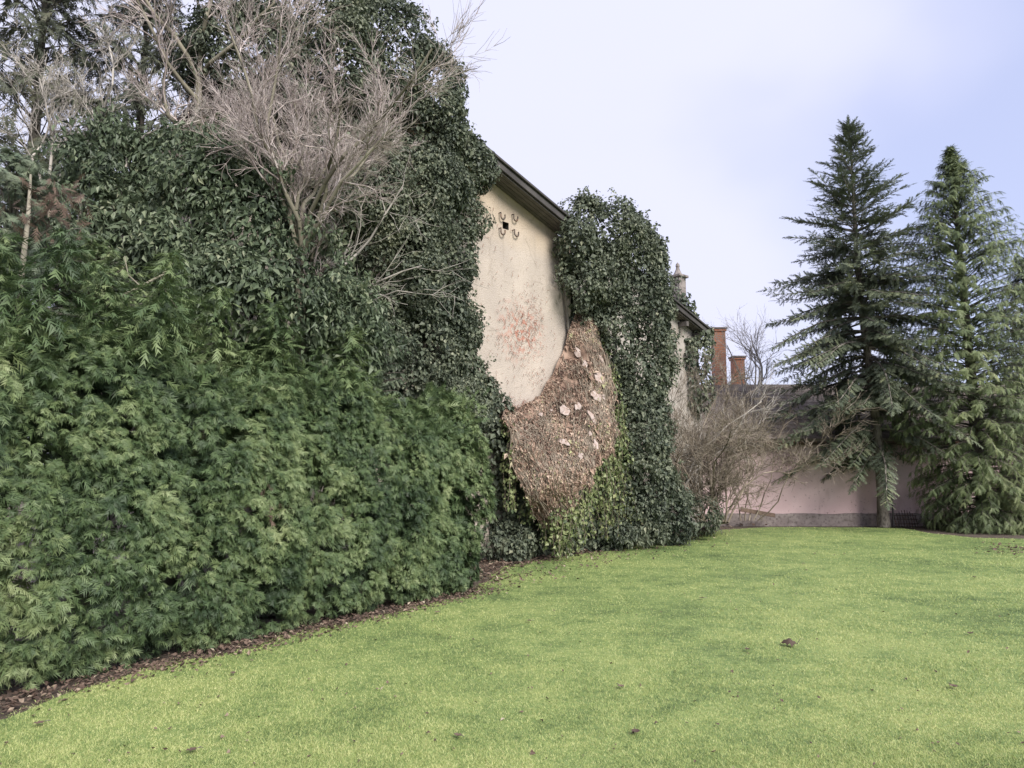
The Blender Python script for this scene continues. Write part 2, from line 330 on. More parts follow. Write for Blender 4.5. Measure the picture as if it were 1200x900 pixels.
# ------------------------------------------------------------------ leaf and spray templates (axis +Y, face +Z, unit length)
def leaf_rhomb(w=.62, fold=.16, droop=.18):
    V = A([[0, 0, 0], [-w / 2, .42, fold], [0, .45, 0], [w / 2, .42, fold], [0, 1, -droop]])
    return V, A([[0, 2, 1], [0, 3, 2], [1, 2, 4], [2, 3, 4]])
def leaf_lobed(w=.85):
    V = A([[0, .05, 0], [-w * .5, .22, .08], [-w * .25, .55, .02], [0, 1, -.14], [w * .25, .55, .02], [w * .5, .22, .08]])
    return V, A([[0, 2, 1], [0, 3, 2], [0, 4, 3], [0, 5, 4]])
def frond(n=6, w=.5, droop=.3, sub=True, thick=.045, seed=0, ang=48):
    r = np.random.default_rng(seed); V, T = [], []
    def kite(p, d, l, wd):
        d = d / np.linalg.norm(d); s = A([d[1], -d[0], 0]); i = len(V)
        zc = lambda q: A([q[0], q[1], q[2] - droop * q[1] ** 2 - .25 * abs(q[0]) ** 1.5])
        for q in (p - s * wd * .85, p + s * wd * .85, p + d * l): V.append(zc(q))
        T.append((i, i + 1, i + 2))
    kite(A([0, 0, 0]), A([0, 1., 0]), 1.0, thick * .55)
    for k in range(n):
        for sd in (-1, 1):
            y = .10 + .80 * (k + (.25 if sd > 0 else 0)) / n + r.normal() * .015
            l = w * (1 - .72 * (y - .1)) * (.8 + .4 * r.random()) * (.6 if k == 0 else 1)
            a = math.radians(ang + r.normal() * 7 - 8 * y); d = A([sd * math.sin(a), math.cos(a), r.normal() * .18])
            p = A([0, y, 0]); kite(p, d, l, thick)
            if sub and k < n - 1:
                a2 = a - math.radians(30); d2 = A([sd * math.sin(a2), math.cos(a2), r.normal() * .2]); kite(p + d * l * .45, d2, l * .48, thick * .8)
    return A(V), A(T)
def leaf_two(w, fold, droop): return A([[0, 0, 0], [-w / 2, .42, fold], [0, 1, -droop], [w / 2, .42, fold]]), A([[0, 2, 1], [0, 3, 2]])
IVY = [leaf_two(.75, .10, .15), leaf_two(.95, .06, .25), leaf_two(.6, .16, .2)]
LAUREL = [leaf_two(.42, .08, .2), leaf_two(.52, .06, .3)]
LITTER = [leaf_rhomb(.7, .22, -.25), leaf_rhomb(.6, -.15, .2), leaf_lobed(.9)]
FROND = [frond(5, .60, .34, True, .040, s, 44) for s in (1, 2, 3, 4)]
FROND_S = [frond(6, .5, .35, False, .046, s) for s in (5, 6, 7)]
TIP = [frond(4, .62, .6, False, .060, s, 44) for s in (31, 32, 33, 34)]
SPRUCE = [frond(9, .34, .10, False, .038, s, 44) for s in (8, 9, 10)]
DROOP = [frond(7, .38, .50, False, .040, s, 40) for s in (12, 13, 14)]

# ================================================================== SETTING: ground and lawn
def sheet(name, pts, z, mat):
    bm = bmesh.new(); f = bm.faces.new([bm.verts.new((p[0], p[1], z)) for p in pts]); bmesh.ops.triangulate(bm, faces=[f]); return bm_obj(name, bm, mat)
g = sheet('ground', [(-600, -600), (600, -600), (600, 900), (-600, 900)], -0.03, M['soil']); tag(g, kind='structure')
bord_px = [(-150, 880), (0, 839), (40, 826), (75, 815), (130, 797), (200, 775), (270, 764), (330, 744), (430, 726), (500, 708), (550, 697), (566, 685), (580, 671), (598, 662), (650, 654), (700, 646), (760, 636), (800, 627), (850, 620.5), (900, 617.5), (1000, 618), (1060, 619), (1085, 624), (1140, 630), (1230, 632), (1330, 628)]
bp_ = A([gnd(*q) for q in bord_px])
fine = []
for i in range(len(bp_) - 1):
    n = max(2, int(np.linalg.norm(bp_[i + 1] - bp_[i]) / .12))
    for k in range(n):
        p = bp_[i] + (bp_[i + 1] - bp_[i]) * k / n
        fine.append(p + A([(noise3(p, 3.1) - .5) * .16 + (noise3(p, 9.) - .5) * .08, (noise3(p + 31, 3.1) - .5) * .16 + (noise3(p + 9, 9.) - .5) * .08, 0]))
hd = nrm(bp_[1] - bp_[0])[:2]
LAWN = A([(p[0], p[1]) for p in fine] + [(45, fine[-1][1]), (45, -20), (bp_[0][0] - hd[0] * 14, -20), tuple(bp_[0][:2] - hd * 6)])
lawn = sheet('lawn', LAWN, 0.0, M['lawn']); tag(lawn, kind='structure')
def inside(P, poly):
    x, y = P[:, 0], P[:, 1]; r = np.zeros(len(P), bool); n = len(poly)
    for i in range(n):
        x0, y0 = poly[i]; x1, y1 = poly[(i + 1) % n]
        if y0 == y1: continue
        c = ((y0 > y) != (y1 > y)) & (x < (x1 - x0) * (y - y0) / (y1 - y0) + x0); r ^= c
    return r
def edge_dist(P, poly):
    d = np.full(len(P), 1e9)
    for i in range(len(poly)):
        a, b = poly[i], poly[(i + 1) % len(poly)]; ab = b - a; t = np.clip(((P - a) @ ab) / (ab @ ab), 0, 1)
        d = np.minimum(d, np.linalg.norm(P - a - t[:, None] * ab, axis=1))
    return d
def blades():
    n = 580000
    py = rng.uniform(604, 925, n); px = rng.uniform(-60, 1260, n)
    dv = ray(0, 0); u = (px - 600) / F_PX; v = (450 - py) / F_PX
    c, s = math.cos(PITCH), math.sin(PITCH); D = np.stack([u, c - v * s, s + v * c], 1); k = -EYE / D[:, 2]
    P = D * k[:, None]; P[:, 2] = 0
    keep = inside(P[:, :2], LAWN); P = P[keep]; k = k[keep]
    P[:, :2] += rng.normal(size=(len(P), 2)) * np.where(rng.random((len(P), 1)) < .15, .16, .04)
    dist = np.linalg.norm(P, axis=1)
    L_ = (.010 + .013 * rng.random(len(P))) * (.6 + .9 * noise3(P, 2.1)) * (1 + np.maximum(0, dist - 7) * .015)
    W_ = .0038 * np.maximum(1, dist / 5.5)
    a = rng.uniform(0, 2 * math.pi, len(P)); side = np.stack([np.cos(a), np.sin(a), 0 * a], 1)
    lean = rng.normal(size=(len(P), 3)) * 1.3; lean[:, 2] = 1; tip = P + nrm(lean) * L_[:, None]
    V = np.stack([P - side * W_[:, None] * .5, P + side * W_[:, None] * .5, tip], 1).reshape(-1, 3); T = np.arange(len(V)).reshape(-1, 3)
    return tri_mesh('grass', V, T, M['lawn'], None, np.repeat(rng.random(len(P)), 3))
tag(blades(), 'short mown yellow green grass covering the whole lawn', 'grass', kind='stuff')

# ================================================================== HOUSES
S_AX = nrm(A([.75, .66, 0])); N_AX = A([S_AX[1], -S_AX[0], 0])       # along the gable wall; out of it, towards the viewer
def on_plane(px, py, O, n):
    d = ray(px, py); k = ((O - A([0, 0, EYE])) @ n) / (d @ n); return A([0, 0, EYE]) + d * k
W1 = A([0, 13.3, 0])
def w1(px, py, out=0.0): return on_plane(px, py, W1 + N_AX * out, N_AX)
def sz(P, O=W1): return (P - O) @ S_AX, P[2]
def gable_house(name, O, s_r, z_r, s_ridge, z_ridge, s_l, z_l, depth, wall_mat, over=.42, hole=None, roof_cut=0.):
    """gable wall in the plane through O; local x along wall, y out of the wall, z up"""
    root = empty(name, O); root.rotation_euler = (0, 0, math.atan2(S_AX[1], S_AX[0]))
    def loc(s, y, z): return A([s, -y, z])                              # y>0 towards the viewer
    def child(nm, bm, mat, bevel=0):
        if bevel: bmesh.ops.bevel(bm, geom=bm.edges[:], offset=bevel, segments=1, affect='EDGES')
        bmesh.ops.recalc_face_normals(bm, faces=bm.faces[:]); me = bpy.data.meshes.new(nm); bm.to_mesh(me); bm.free(); me.materials.append(mat)
        o = bpy.data.objects.new(nm, me); COL.objects.link(o); o.parent = root; return o
    out = [(s_l, 0), (s_r, 0), (s_r, z_r), (s_ridge, z_ridge), (s_l, z_l)]
    bm = bmesh.new(); f = bm.faces.new([bm.verts.new(tuple(loc(s, 0, z))) for s, z in out])
    for k in range(1, 60):
        s = s_l + (s_r - s_l) * k / 60; bmesh.ops.bisect_plane(bm, geom=bm.verts[:] + bm.edges[:] + bm.faces[:], plane_co=(s, 0, 0), plane_no=(1, 0, 0))
    for k in range(1, 50):
        bmesh.ops.bisect_plane(bm, geom=bm.verts[:] + bm.edges[:] + bm.faces[:], plane_co=(0, 0, z_ridge * k / 50), plane_no=(0, 0, 1))
    if hole:
        s0, s1, h0, h1 = hole
        for co, no_ in (((s0, 0, 0), (1, 0, 0)), ((s1, 0, 0), (1, 0, 0)), ((0, 0, h0), (0, 0, 1)), ((0, 0, h1), (0, 0, 1))):
            bmesh.ops.bisect_plane(bm, geom=bm.verts[:] + bm.edges[:] + bm.faces[:], plane_co=co, plane_no=no_)
        kill = [f for f in bm.faces if s0 < f.calc_center_median().x < s1 and h0 < f.calc_center_median().z < h1]
        bmesh.ops.delete(bm, geom=kill, context='FACES')
    for v in bm.verts:
        if not hole or min(abs(v.co.x - hole[0]), abs(v.co.x - hole[1])) > .15: v.co.y += (noise3(A(v.co), .8) - .5) * .05 + (noise3(A(v.co), 3.5) - .5) * .016
    for f in bm.faces: f.smooth = True
    wall = child('wall', bm, wall_mat)
    for s, z in ((s_l, z_l), (s_r, z_r)):                               # side walls
        bm = bmesh.new(); box_bm(bm, loc(s + (.16 if s == s_l else -.16), -depth / 2 - .06, z / 2), UX, UY, UZ, .15, depth / 2, z / 2 - .02); child('side_wall', bm, wall_mat)
    if hole:
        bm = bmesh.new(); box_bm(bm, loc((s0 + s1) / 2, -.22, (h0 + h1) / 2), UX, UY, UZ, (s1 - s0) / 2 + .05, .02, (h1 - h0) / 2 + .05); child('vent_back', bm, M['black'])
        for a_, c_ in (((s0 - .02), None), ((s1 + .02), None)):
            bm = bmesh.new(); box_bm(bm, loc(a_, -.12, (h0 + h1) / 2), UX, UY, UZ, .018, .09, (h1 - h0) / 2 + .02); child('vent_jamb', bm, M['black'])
    for s_e, z_e, sg in ((s_r, z_r, 1), (s_l, z_l, -1)):
        e = A([s_e - s_ridge, 0, z_e - z_ridge]); Lr = np.linalg.norm(e); e = e / Lr; up = A([-e[2], 0, e[0]]) * (1 if e[0] > 0 else -1)
        Lt = Lr + .05 - (roof_cut if s_e == s_r else 0); mid = A([s_ridge, 0, z_ridge]) + e * Lt / 2
        bm = bmesh.new(); box_bm(bm, mid + up * .10 + A([0, depth / 2 - over / 2 + .02, 0]), e, UY, up, Lt / 2, depth / 2 + over / 2 - .02, .03); rf = child('roof', bm, M['roof'])
        bm = bmesh.new(); box_bm(bm, mid + up * .065 + A([0, -over, 0]), e, UY, up, Lt / 2 - .01, .02, .055); child('barge_board', bm, M['wood_grey'], .006)
        bm = bmesh.new(); box_bm(bm, mid + up * .15 + A([0, -over - .01, 0]), e, UY, up, Lt / 2 + .02, .055, .022); child('verge_capping', bm, M['wood_grey'], .006)
        nb = 4
        for q in range(nb):                                             # soffit boards under the overhang
            w = (over - .03) / nb; bm = bmesh.new(); box_bm(bm, mid + up * (-.005) + A([0, -over + .025 + w * (q + .5), 0]), e, UY, up, Lt / 2 - .02, w / 2 - .006, .012); child('soffit_board', bm, M['wood_dark'])
    return root, loc, child
_q = sz(w1(612, 388)); M['plaster'] = plaster_mat((_q[0], 0, _q[1]))
vh = [sz(w1(588, 259)), sz(w1(597, 270))]
sr, zr_ = sz(w1(659, 262, 0.0))
e1, e2 = sz(w1(577, 190, .42)), sz(w1(669, 266, .42))
slope = (e1[1] - e2[1]) / (e2[0] - e1[0])
s_ridge = -2.7; s_r = sz(w1(669, 330))[0]; z_r = e2[1] - (s_r - e2[0]) * slope - .02; z_ridge = z_r + (s_r - s_ridge) * slope
s_l = -5.7; z_l = z_ridge - slope * (s_ridge - s_l)
h1_, loc1, child1 = gable_house('gable_house', W1, s_r, z_r, s_ridge, z_ridge, s_l, z_l, 7.0, M['plaster'],
    roof_cut=(s_r - e2[0]) * 1.06, hole=(vh[0][0] + .02, vh[1][0] - .02, vh[1][1], vh[0][1]))
tag(h1_, 'old cream plastered gable house with ivy growing over its wall', 'house')
for q in ((587, 256), (602, 258), (587, 274), (603, 276)):              # iron U hooks round the vent
    s, z = sz(w1(*q)); an = np.linspace(math.pi, 2 * math.pi, 8)
    pts = [loc1(s - .05, -.02, z + .09), loc1(s - .05, .06, z + .09)] + [loc1(s + .05 * math.cos(a), .06, z + .02 + .055 * math.sin(a)) for a in an] + [loc1(s + .05, .06, z + .07)]
    V, T = path_tube(pts, [.012] * len(pts), 6); bm = bmesh.new(); vv = [bm.verts.new(tuple(v)) for v in V]
    for t in T:
        try: bm.faces.new([vv[i] for i in t])
        except ValueError: pass
    child1('hook', bm, M['iron'])
# dead vine stem left on the wall near its corner
pts = [w1(651, 285, .05), w1(655, 310, .06), w1(660, 330, .05), w1(664, 360, .06), w1(667, 395, .07), w1(665, 420, .1)]
o = tube_obj('vine_stem', pts, [.012, .02, .028, .03, .032, .034], M['bark'], None, 6, .4); tag(o, 'dead dark vine stem climbing the cream wall beside its right corner', 'vine stem')
# rootlets of torn-off ivy on the wall
def rootlets():
    P0, P1 = [], []
    for (cx, cy, sx, sy, n) in ((613, 390, 14, 24, 300), (622, 372, 8, 14, 90), (600, 478, 16, 6, 200), (632, 445, 8, 8, 40), (570, 300, 18, 40, 30), (610, 345, 30, 30, 35), (575, 420, 12, 30, 30)):
        for _ in range(n):
            a = w1(cx + rng.normal() * sx, cy + rng.normal() * sy, .03)
            if sz(a)[0] > s_r - .1: continue
            d = S_AX * rng.normal() + UZ * rng.normal() * 1.2; P0.append(a); P1.append(a + nrm(d) * rng.uniform(.02, .07) + N_AX * .008)
    n = len(P0); return seg_mesh('ivy_rootlets', P0, P1, np.full(n, .005), np.full(n, .0025), M['rootlet'], None, 3)
M['rootlet'] = leaf_mat('reddish_rootlets', [(0, (.16, .07, .05)), (.6, (.32, .15, .11)), (1, (.42, .24, .18))], .9, 0, 3, .1)
o = rootlets(); tag(o, 'reddish rootlets of torn off ivy stuck to the cream wall', 'rootlets', kind='stuff')

# second house, farther along the boundary
W2 = at(785, 547, 18.5); W2[2] = 0
e1, e2 = sz(on_plane(781, 352, W2 + N_AX * .3, N_AX), W2), sz(on_plane(836, 397, W2 + N_AX * .3, N_AX), W2)
sl2 = (e1[1] - e2[1]) / (e2[0] - e1[0]); sr2 = e2[0] - .25; zr2 = e2[1] + .25 * sl2; srd = sr2 - 3.6; zrd = zr2 + 3.6 * sl2
h2_, loc2, child2 = gable_house('neighbour_house', W2, sr2, zr2, srd, zrd, sr2 - 7.2, zr2, 6.0, M['plaster2'], over=.3)
tag(h2_, 'weathered pale house behind the tall ivy, with a stone chimney', 'house')
cb = at(794.5, 350, 19.9); ct = at(794.5, 326, 19.9)
def local2(P): d = P - W2; return A([d @ S_AX, -(d @ N_AX), d[2]])
c2 = local2(ct)
bm = bmesh.new(); box_bm(bm, A([c2[0], c2[1], c2[2] - .9]), UX, UY, UZ, .155, .155, .9)
ch = child2('chimney', bm, M['stone'], .008)
def child_of(nm, bm, mat, par, bevel=0):
    if bevel: bmesh.ops.bevel(bm, geom=bm.edges[:], offset=bevel, segments=1, affect='EDGES')
    bmesh.ops.recalc_face_normals(bm, faces=bm.faces[:]); me = bpy.data.meshes.new(nm); bm.to_mesh(me); bm.free(); me.materials.append(mat)
    o = bpy.data.objects.new(nm, me); COL.objects.link(o); o.parent = par; return o
bm = bmesh.new(); box_bm(bm, A([c2[0], c2[1], c2[2] + .035]), UX, UY, UZ, .215, .215, .035); child_of('cap_slab', bm, M['stone'], ch, .01)
bm = bmesh.new(); prof = [(.13, .072), (.115, .12), (.06, .24), (.045, .30), (.06, .34), (.05, .40), (.0, .46)]
rings = [[bm.verts.new((c2[0] + r * math.cos(a), c2[1] + r * math.sin(a), c2[2] + z)) for a in np.arange(8) * math.pi / 4] for r, z in prof[:-1]]
tip = bm.verts.new((c2[0], c2[1], c2[2] + prof[-1][1])); bm.faces.new(rings[0])
for a, b in zip(rings, rings[1:]):
    for j in range(8): bm.faces.new((a[j], a[(j + 1) % 8], b[(j + 1) % 8], b[j]))
for j in range(8): bm.faces.new((rings[-1][j], rings[-1][(j + 1) % 8], tip))
child_of('finial', bm, M['stone'], ch)
for q in range(4):                                                       # rafter ends under the neighbour's verge
    s = sr2 - .25 - q * .62; z = zr2 + (sr2 - s) * sl2 - .13; bm = bmesh.new(); box_bm(bm, loc2(s, .12, z), UX, UY, UZ, .05, .15, .06); child2('rafter_end', bm, M['wood_dark'])

# pink outbuilding across the end of the lawn
PK = 20.35
out_ = empty('pink_outbuilding', (9.5, PK, 0)); tag(out_, 'low pink rendered outbuilding with grey plinth and grey roof behind the spruce', 'outbuilding')
x0, x1 = at(770, 600, PK)[0], 24.0
EAVE = at(1000, 519, PK)[2]; RY = 24.2; RZ = at(900, 456, RY)[2]
box('wall', ((x0 + x1) / 2, PK + .2, EAVE / 2 + .05), UX, UY, UZ, ((x1 - x0) / 2, .2, EAVE / 2 + .05), M['pink'], out_)
PLZ = at(950, 601.5, PK)[2]
def plinth():
    bm = bmesh.new(); n = 70; xs = np.linspace(x0, x1, n); rows = []
    for x in xs:
        t = PLZ + (noise3(A([x, 0, 0]), 2.) - .5) * .06; yo = PK - .05 + (noise3(A([x, 5, 0]), 3.) - .5) * .02
        rows.append([bm.verts.new((x, yo, -.03)), bm.verts.new((x, yo - .004, t * .55)), bm.verts.new((x, yo, t - .015)), bm.verts.new((x, PK + .01, t))])
    for a, b in zip(rows, rows[1:]):
        for k in range(3): bm.faces.new((a[k], b[k], b[k + 1], a[k + 1]))
    return bm_obj('plinth', bm, M['plinth'], out_)
plinth()
e = nrm(A([0, RY - PK + .35, RZ - EAVE + .06])); upv = A([0, -e[2], e[1]]); Lr = math.hypot(RY - PK + .35, RZ - EAVE)
roofc = A([(x0 + x1) / 2, (PK - .35 + RY) / 2, (EAVE + RZ) / 2 + .06])
rf = box('roof', roofc, UX, e, upv, ((x1 - x0) / 2 + .3, Lr / 2, .05), M['roof'], out_)
nrow = 13
for i in range(nrow):                                                     # slate courses, each a slightly tilted strip
    t = (i + .5) / nrow - .5; c = roofc + e * Lr * t + upv * .068
    ee = nrm(e + upv * -.03); uu = A([0, -ee[2], ee[1]])
    box('slate_course', c, UX, ee, uu, ((x1 - x0) / 2 + .32, Lr / nrow / 2 * 1.06, .011), M['roof'], rf)
e_b = nrm(A([0, 4.2, -(RZ - EAVE)])); box('rear_roof', A([(x0 + x1) / 2, RY + 2.1, (EAVE + RZ) / 2 + .05]), UX, e_b, A([0, -e_b[2], e_b[1]]), ((x1 - x0) / 2 + .3, 2.33, .05), M['roof'], out_)
box('rear_wall', ((x0 + x1) / 2, RY + 4.0, EAVE / 2), UX, UY, UZ, ((x1 - x0) / 2, .15, EAVE / 2), M['pink'], out_)
for x in (x0 + .2, x1 - .2):
    poly_obj('gable_wall', [(x, PK + .4, 0), (x, RY + 3.8, 0), (x, RY + 3.8, EAVE), (x, RY, RZ - .05), (x, PK + .4, EAVE)], [(0, 1, 2, 3, 4)], M['pink'], out_)
gut = [(x, PK - .30, EAVE + .0 + .0012 * x) for x in np.linspace(x0, x1, 8)]
tube_obj('gutter', gut, [.045] * 8, M['iron'], out_, 8)
box('fascia_board', ((x0 + x1) / 2, PK - .23, EAVE - .0), UX, UY, UZ, ((x1 - x0) / 2, .012, .07), M['wood_plank'], out_)
def brick_chimney(px, ytop, Y, wpx):
    t = at(px, ytop, Y); w = wpx / F_PX * Y / 2; base = RZ - .5
    o = box('chimney', (t[0], Y, (t[2] - .12 + base) / 2), UX, UY, UZ, (w, w, (t[2] - .12 - base) / 2), M['brick'], out_, .006)
    box('corbel', (t[0], Y, t[2] - .09), UX, UY, UZ, (w + .035, w + .035, .035), M['brick'], o, .005)
    box('cap_slab', (t[0], Y, t[2] - .025), UX, UY, UZ, (w + .06, w + .06, .028), M['stone'], o, .006)
brick_chimney(841, 385, 24.3, 14); brick_chimney(864, 418, 24.9, 13)

# ================================================================== VEGETATION BUILDERS
def clump_leaves(fo, C, Nn, rad, per, tmpl, size, tbase, droop=.6, tvar=.22, squash=1.0):
    n = len(C); idx = np.repeat(np.arange(n), per)
    d = nrm(rvec(len(idx)) + Nn[idx] * .75)
    r = rad[idx] * rng.uniform(.55, 1.05, len(idx))
    pos = C[idx] + d * r[:, None] * A([1, 1, squash])
    nn = nrm(d + UZ * .55 + rng.normal(size=(len(idx), 3)) * .38)
    ax = nrm(-UZ * droop + d * .45 + rng.normal(size=(len(idx), 3)) * .45)
    sc = size * (.55 + .95 * rng.random(len(idx)) ** 1.3)
    ti = tbase[idx] + rng.normal(size=len(idx)) * tvar
    fo.add_var(tmpl, pos, ax, nn, sc, ti)
def lobe_clumps(lobes, dens, face=None, shell=1.0, bump=.12):
    Cs, Ns = [], []
    C_ = A([l[0] for l in lobes]); R_ = A([l[1] for l in lobes])
    for i, (c, r) in enumerate(lobes):
        c, r = np.asarray(c), np.asarray(r); area = 4 * math.pi * (((r[0] * r[1]) ** 1.6 + (r[0] * r[2]) ** 1.6 + (r[1] * r[2]) ** 1.6) / 3) ** (1 / 1.6)
        n = int(area * dens) + 1; d = rvec(n); P = c + d * r * shell; nn = nrm(d / r)
        k = np.ones(n, bool)
        for j in range(len(lobes)):
            if j != i: k &= (((P - C_[j]) / R_[j]) ** 2).sum(1) > .80
        if face is not None:
            view = nrm(A([0, 0, EYE]) - P); k &= (nn * view).sum(1) > -.25
        P, nn = P[k], nn[k]; P = P + nn * ((noise3(P, 2.2) - .5) * 2 * bump)[:, None]
        Cs.append(P); Ns.append(nn)
    return np.concatenate(Cs), np.concatenate(Ns)
def lb(px, py, Y, rx, ry, rd):                      # ellipsoid lobe: radii in photo pixels at depth Y, rd in metres
    k = Y / F_PX; return at(px, py, Y), (rx * k, rd, ry * k)
def leafy_mass(name, lobes, mat, tmpl, dens, per, rad, size, parent, cut=None, inner=True, bump=.12, gap=0.):
    fo = Foliage(); C, Nn = lobe_clumps(lobes, dens, True, 1.0, bump)
    if cut is not None: k = cut(C); C, Nn = C[k], Nn[k]
    if gap: k = (noise3(C + 5, 2.3) + .35 * (noise3(C, 6.) - .5)) > gap; C, Nn = C[k], Nn[k]
    C = C - Nn * rng.uniform(0, .12, len(C))[:, None]
    q_ = rng.random(len(C)) < .16; sh = nrm(Nn[q_] + UZ * rng.uniform(-.5, .8, q_.sum())[:, None] + rng.normal(size=(q_.sum(), 3)) * .3)
    for t_ in (.6, 1.0, 1.45):                       # loose shoots that break the outline
        clump_leaves(fo, C[q_] + sh * (rad * t_ + rng.uniform(0, .06, len(sh))[:, None]), sh, np.full(len(sh), rad * .42), max(3, per // 8), tmpl, size, np.full(len(sh), .6))
    clump_leaves(fo, C, Nn, rad * rng.uniform(.6, 1.3, len(C)), per, tmpl, size, .42 + .6 * (noise3(C, 1.7) - .5) + rng.normal(size=len(C)) * .08)
    if inner:
        C, Nn = lobe_clumps(lobes, dens * .7, True, .78, .08)
        if cut is not None: k = cut(C); C, Nn = C[k], Nn[k]
        clump_leaves(fo, C, Nn, np.full(len(C), rad * 1.2), max(5, int(per * .55)), tmpl, size * 1.45, np.full(len(C), .4))
    return fo.build(name, mat, parent)
def grow_tree(starts, levels, tropism=UZ, trop=.15, wander=.22, seed=3, kmin=.25):
    """starts: (pos, dir, length, radius); levels: per level (segments, children per branch, length ratio, spread angle)"""
    r = np.random.default_rng(seed); P0, P1, R0, R1, LV = [], [], [], [], []
    stack = [(A(p, float), nrm(d), l, rad, 0) for p, d, l, rad in starts]
    while stack:
        p, d, l, rad, lv = stack.pop(); seg, kids, ratio, spread = levels[lv]
        ks = np.sort(r.uniform(kmin if lv == 0 else .2, 1.0, kids)) if lv < len(levels) - 1 else []
        q = p; ki = 0
        for s in range(seg):
            d = nrm(d + r.normal(size=3) * wander + tropism * trop); q1 = q + d * l / seg
            ra, rb = rad * (1 - .6 * s / seg), rad * (1 - .6 * (s + 1) / seg)
            P0.append(q); P1.append(q1); R0.append(ra); R1.append(rb); LV.append(lv)
            while ki < len(ks) and ks[ki] <= (s + 1) / seg + 1e-6:
                t = ks[ki] * seg - s; b = q + (q1 - q) * min(1, max(0, t)); a = r.uniform(0, 2 * math.pi)
                o1 = nrm(np.cross(d, UZ + .01 * UX)); o2 = np.cross(d, o1); sp = spread * r.uniform(.6, 1.2)
                nd = d * math.cos(sp) + (o1 * math.cos(a) + o2 * math.sin(a)) * math.sin(sp)
                stack.append((b, nd, l * ratio * r.uniform(.6, 1.15), max(rb * .62, levels_min), lv + 1)); ki += 1
            q = q1
    return A(P0), A(P1), A(R0), A(R1), A(LV)
levels_min = .0042

def spruce(root, base, H, lean, profile, crown_from, mat, droop_low=True, seed=1, dens=1.0, back_clip=None, twig=.36):
    r = np.random.default_rng(seed); fo = Foliage(); P0, P1, R0, R1 = [], [], [], []
    base = A(base, float); top = base + A([lean[0], lean[1], H])
    trunk = lambda z: base + (top - base) * (z / H) + A([.06 * math.sin(z * .7), 0, 0])
    zz = np.linspace(0, H, 24); rad0 = .14
    tr = tube_obj('trunk', [trunk(z) for z in zz], [rad0 * (1.25 if z < .1 else 1) * (1 - z / H) ** .85 + .008 for z in zz], M['trunk_bark'], root, 12, .22)
    z = crown_from; az = 0.; pos, dd, nn_, sc, ti = [], [], [], [], []
    while z < H - .08:
        h = (z - crown_from) / (H - crown_from); Lm = np.interp(z / H, *profile)
        nb = int(np.interp(h, [0, .5, .75, 1], [6, 5.6, 4.2, 3.6]) * dens + .5)
        for b in range(nb):
            az += 2.39996 + r.normal() * .25; L = Lm * r.uniform(.55, 1.15); ca, sa = math.cos(az), math.sin(az)
            if z < 3.5 and (ca > -.15 or sa < -.75) and r.random() < .82: continue
            if back_clip and sa > .2 and z < back_clip[0]: L = min(L, back_clip[1] / max(sa, .2))
            el = math.radians(np.interp(h, [0, .25, .6, 1], [-20, -5, 18, 48]) + r.normal() * 6)
            q = trunk(z + r.uniform(-.08, .08)); d = A([ca * math.cos(el), sa * math.cos(el), math.sin(el)]); ns = max(4, int(L / .12)); rb = .010 + .010 * L
            sideh = nrm(np.cross(d, UZ))
            for s in range(ns):
                t = (s + .5) / ns; bend = np.interp(t, [0, .5, 1], [-.02, -.04, .07]) * (1 if h < .6 else .4)
                d = nrm(d + UZ * bend + r.normal(size=3) * .03); q1 = q + d * L / ns
                P0.append(q); P1.append(q1); R0.append(rb * (1 - .85 * s / ns)); R1.append(rb * (1 - .85 * (s + 1) / ns)); q = q1
                if t > .16 or L < .6:
                    for sd in (-1, 1):
                        tl = twig * (.55 + .75 * (1 - t)) * r.uniform(.7, 1.25) * (.6 + .4 * min(1, L)); a = math.radians(r.uniform(38, 62))
                        td = d * math.cos(a) + sideh * sd * math.sin(a) + UZ * (r.normal() * .10 - (.22 if h < .55 else .05))
                        pos.append(q); dd.append(td); nn_.append(UZ + r.normal(size=3) * .25); sc.append(tl); ti.append(.50 + .25 * (t - .5) + r.normal() * .17)
                        if h < .6 and r.random() < .5:                # hanging comb twigs
                            pos.append(q); dd.append(-UZ + d * .5 + sideh * sd * .35 + r.normal(size=3) * .15); nn_.append(d + r.normal(size=3) * .3); sc.append(tl * .75); ti.append(.30 + r.normal() * .12)
                        if r.random() < .6:
                            pos.append(q); dd.append(d * .8 + UZ * .5 + r.normal(size=3) * .3); nn_.append(sideh + r.normal(size=3) * .4); sc.append(tl * .6); ti.append(.45 + r.normal() * .15)
            pos.append(q); dd.append(d); nn_.append(UZ + r.normal(size=3) * .2); sc.append(twig * .8); ti.append(.6 + r.normal() * .12)
        z += np.interp(h, [0, .5, 1], [.27, .25, .20]) * r.uniform(.8, 1.2)
    fo.add_var(SPRUCE, A(pos), A(dd), A(nn_), A(sc), A(ti))
    crown = fo.build('crown', mat, root)
    seg_mesh('branches', P0, P1, A(R0), A(R1), M['bark'], root, 4)
    return crown
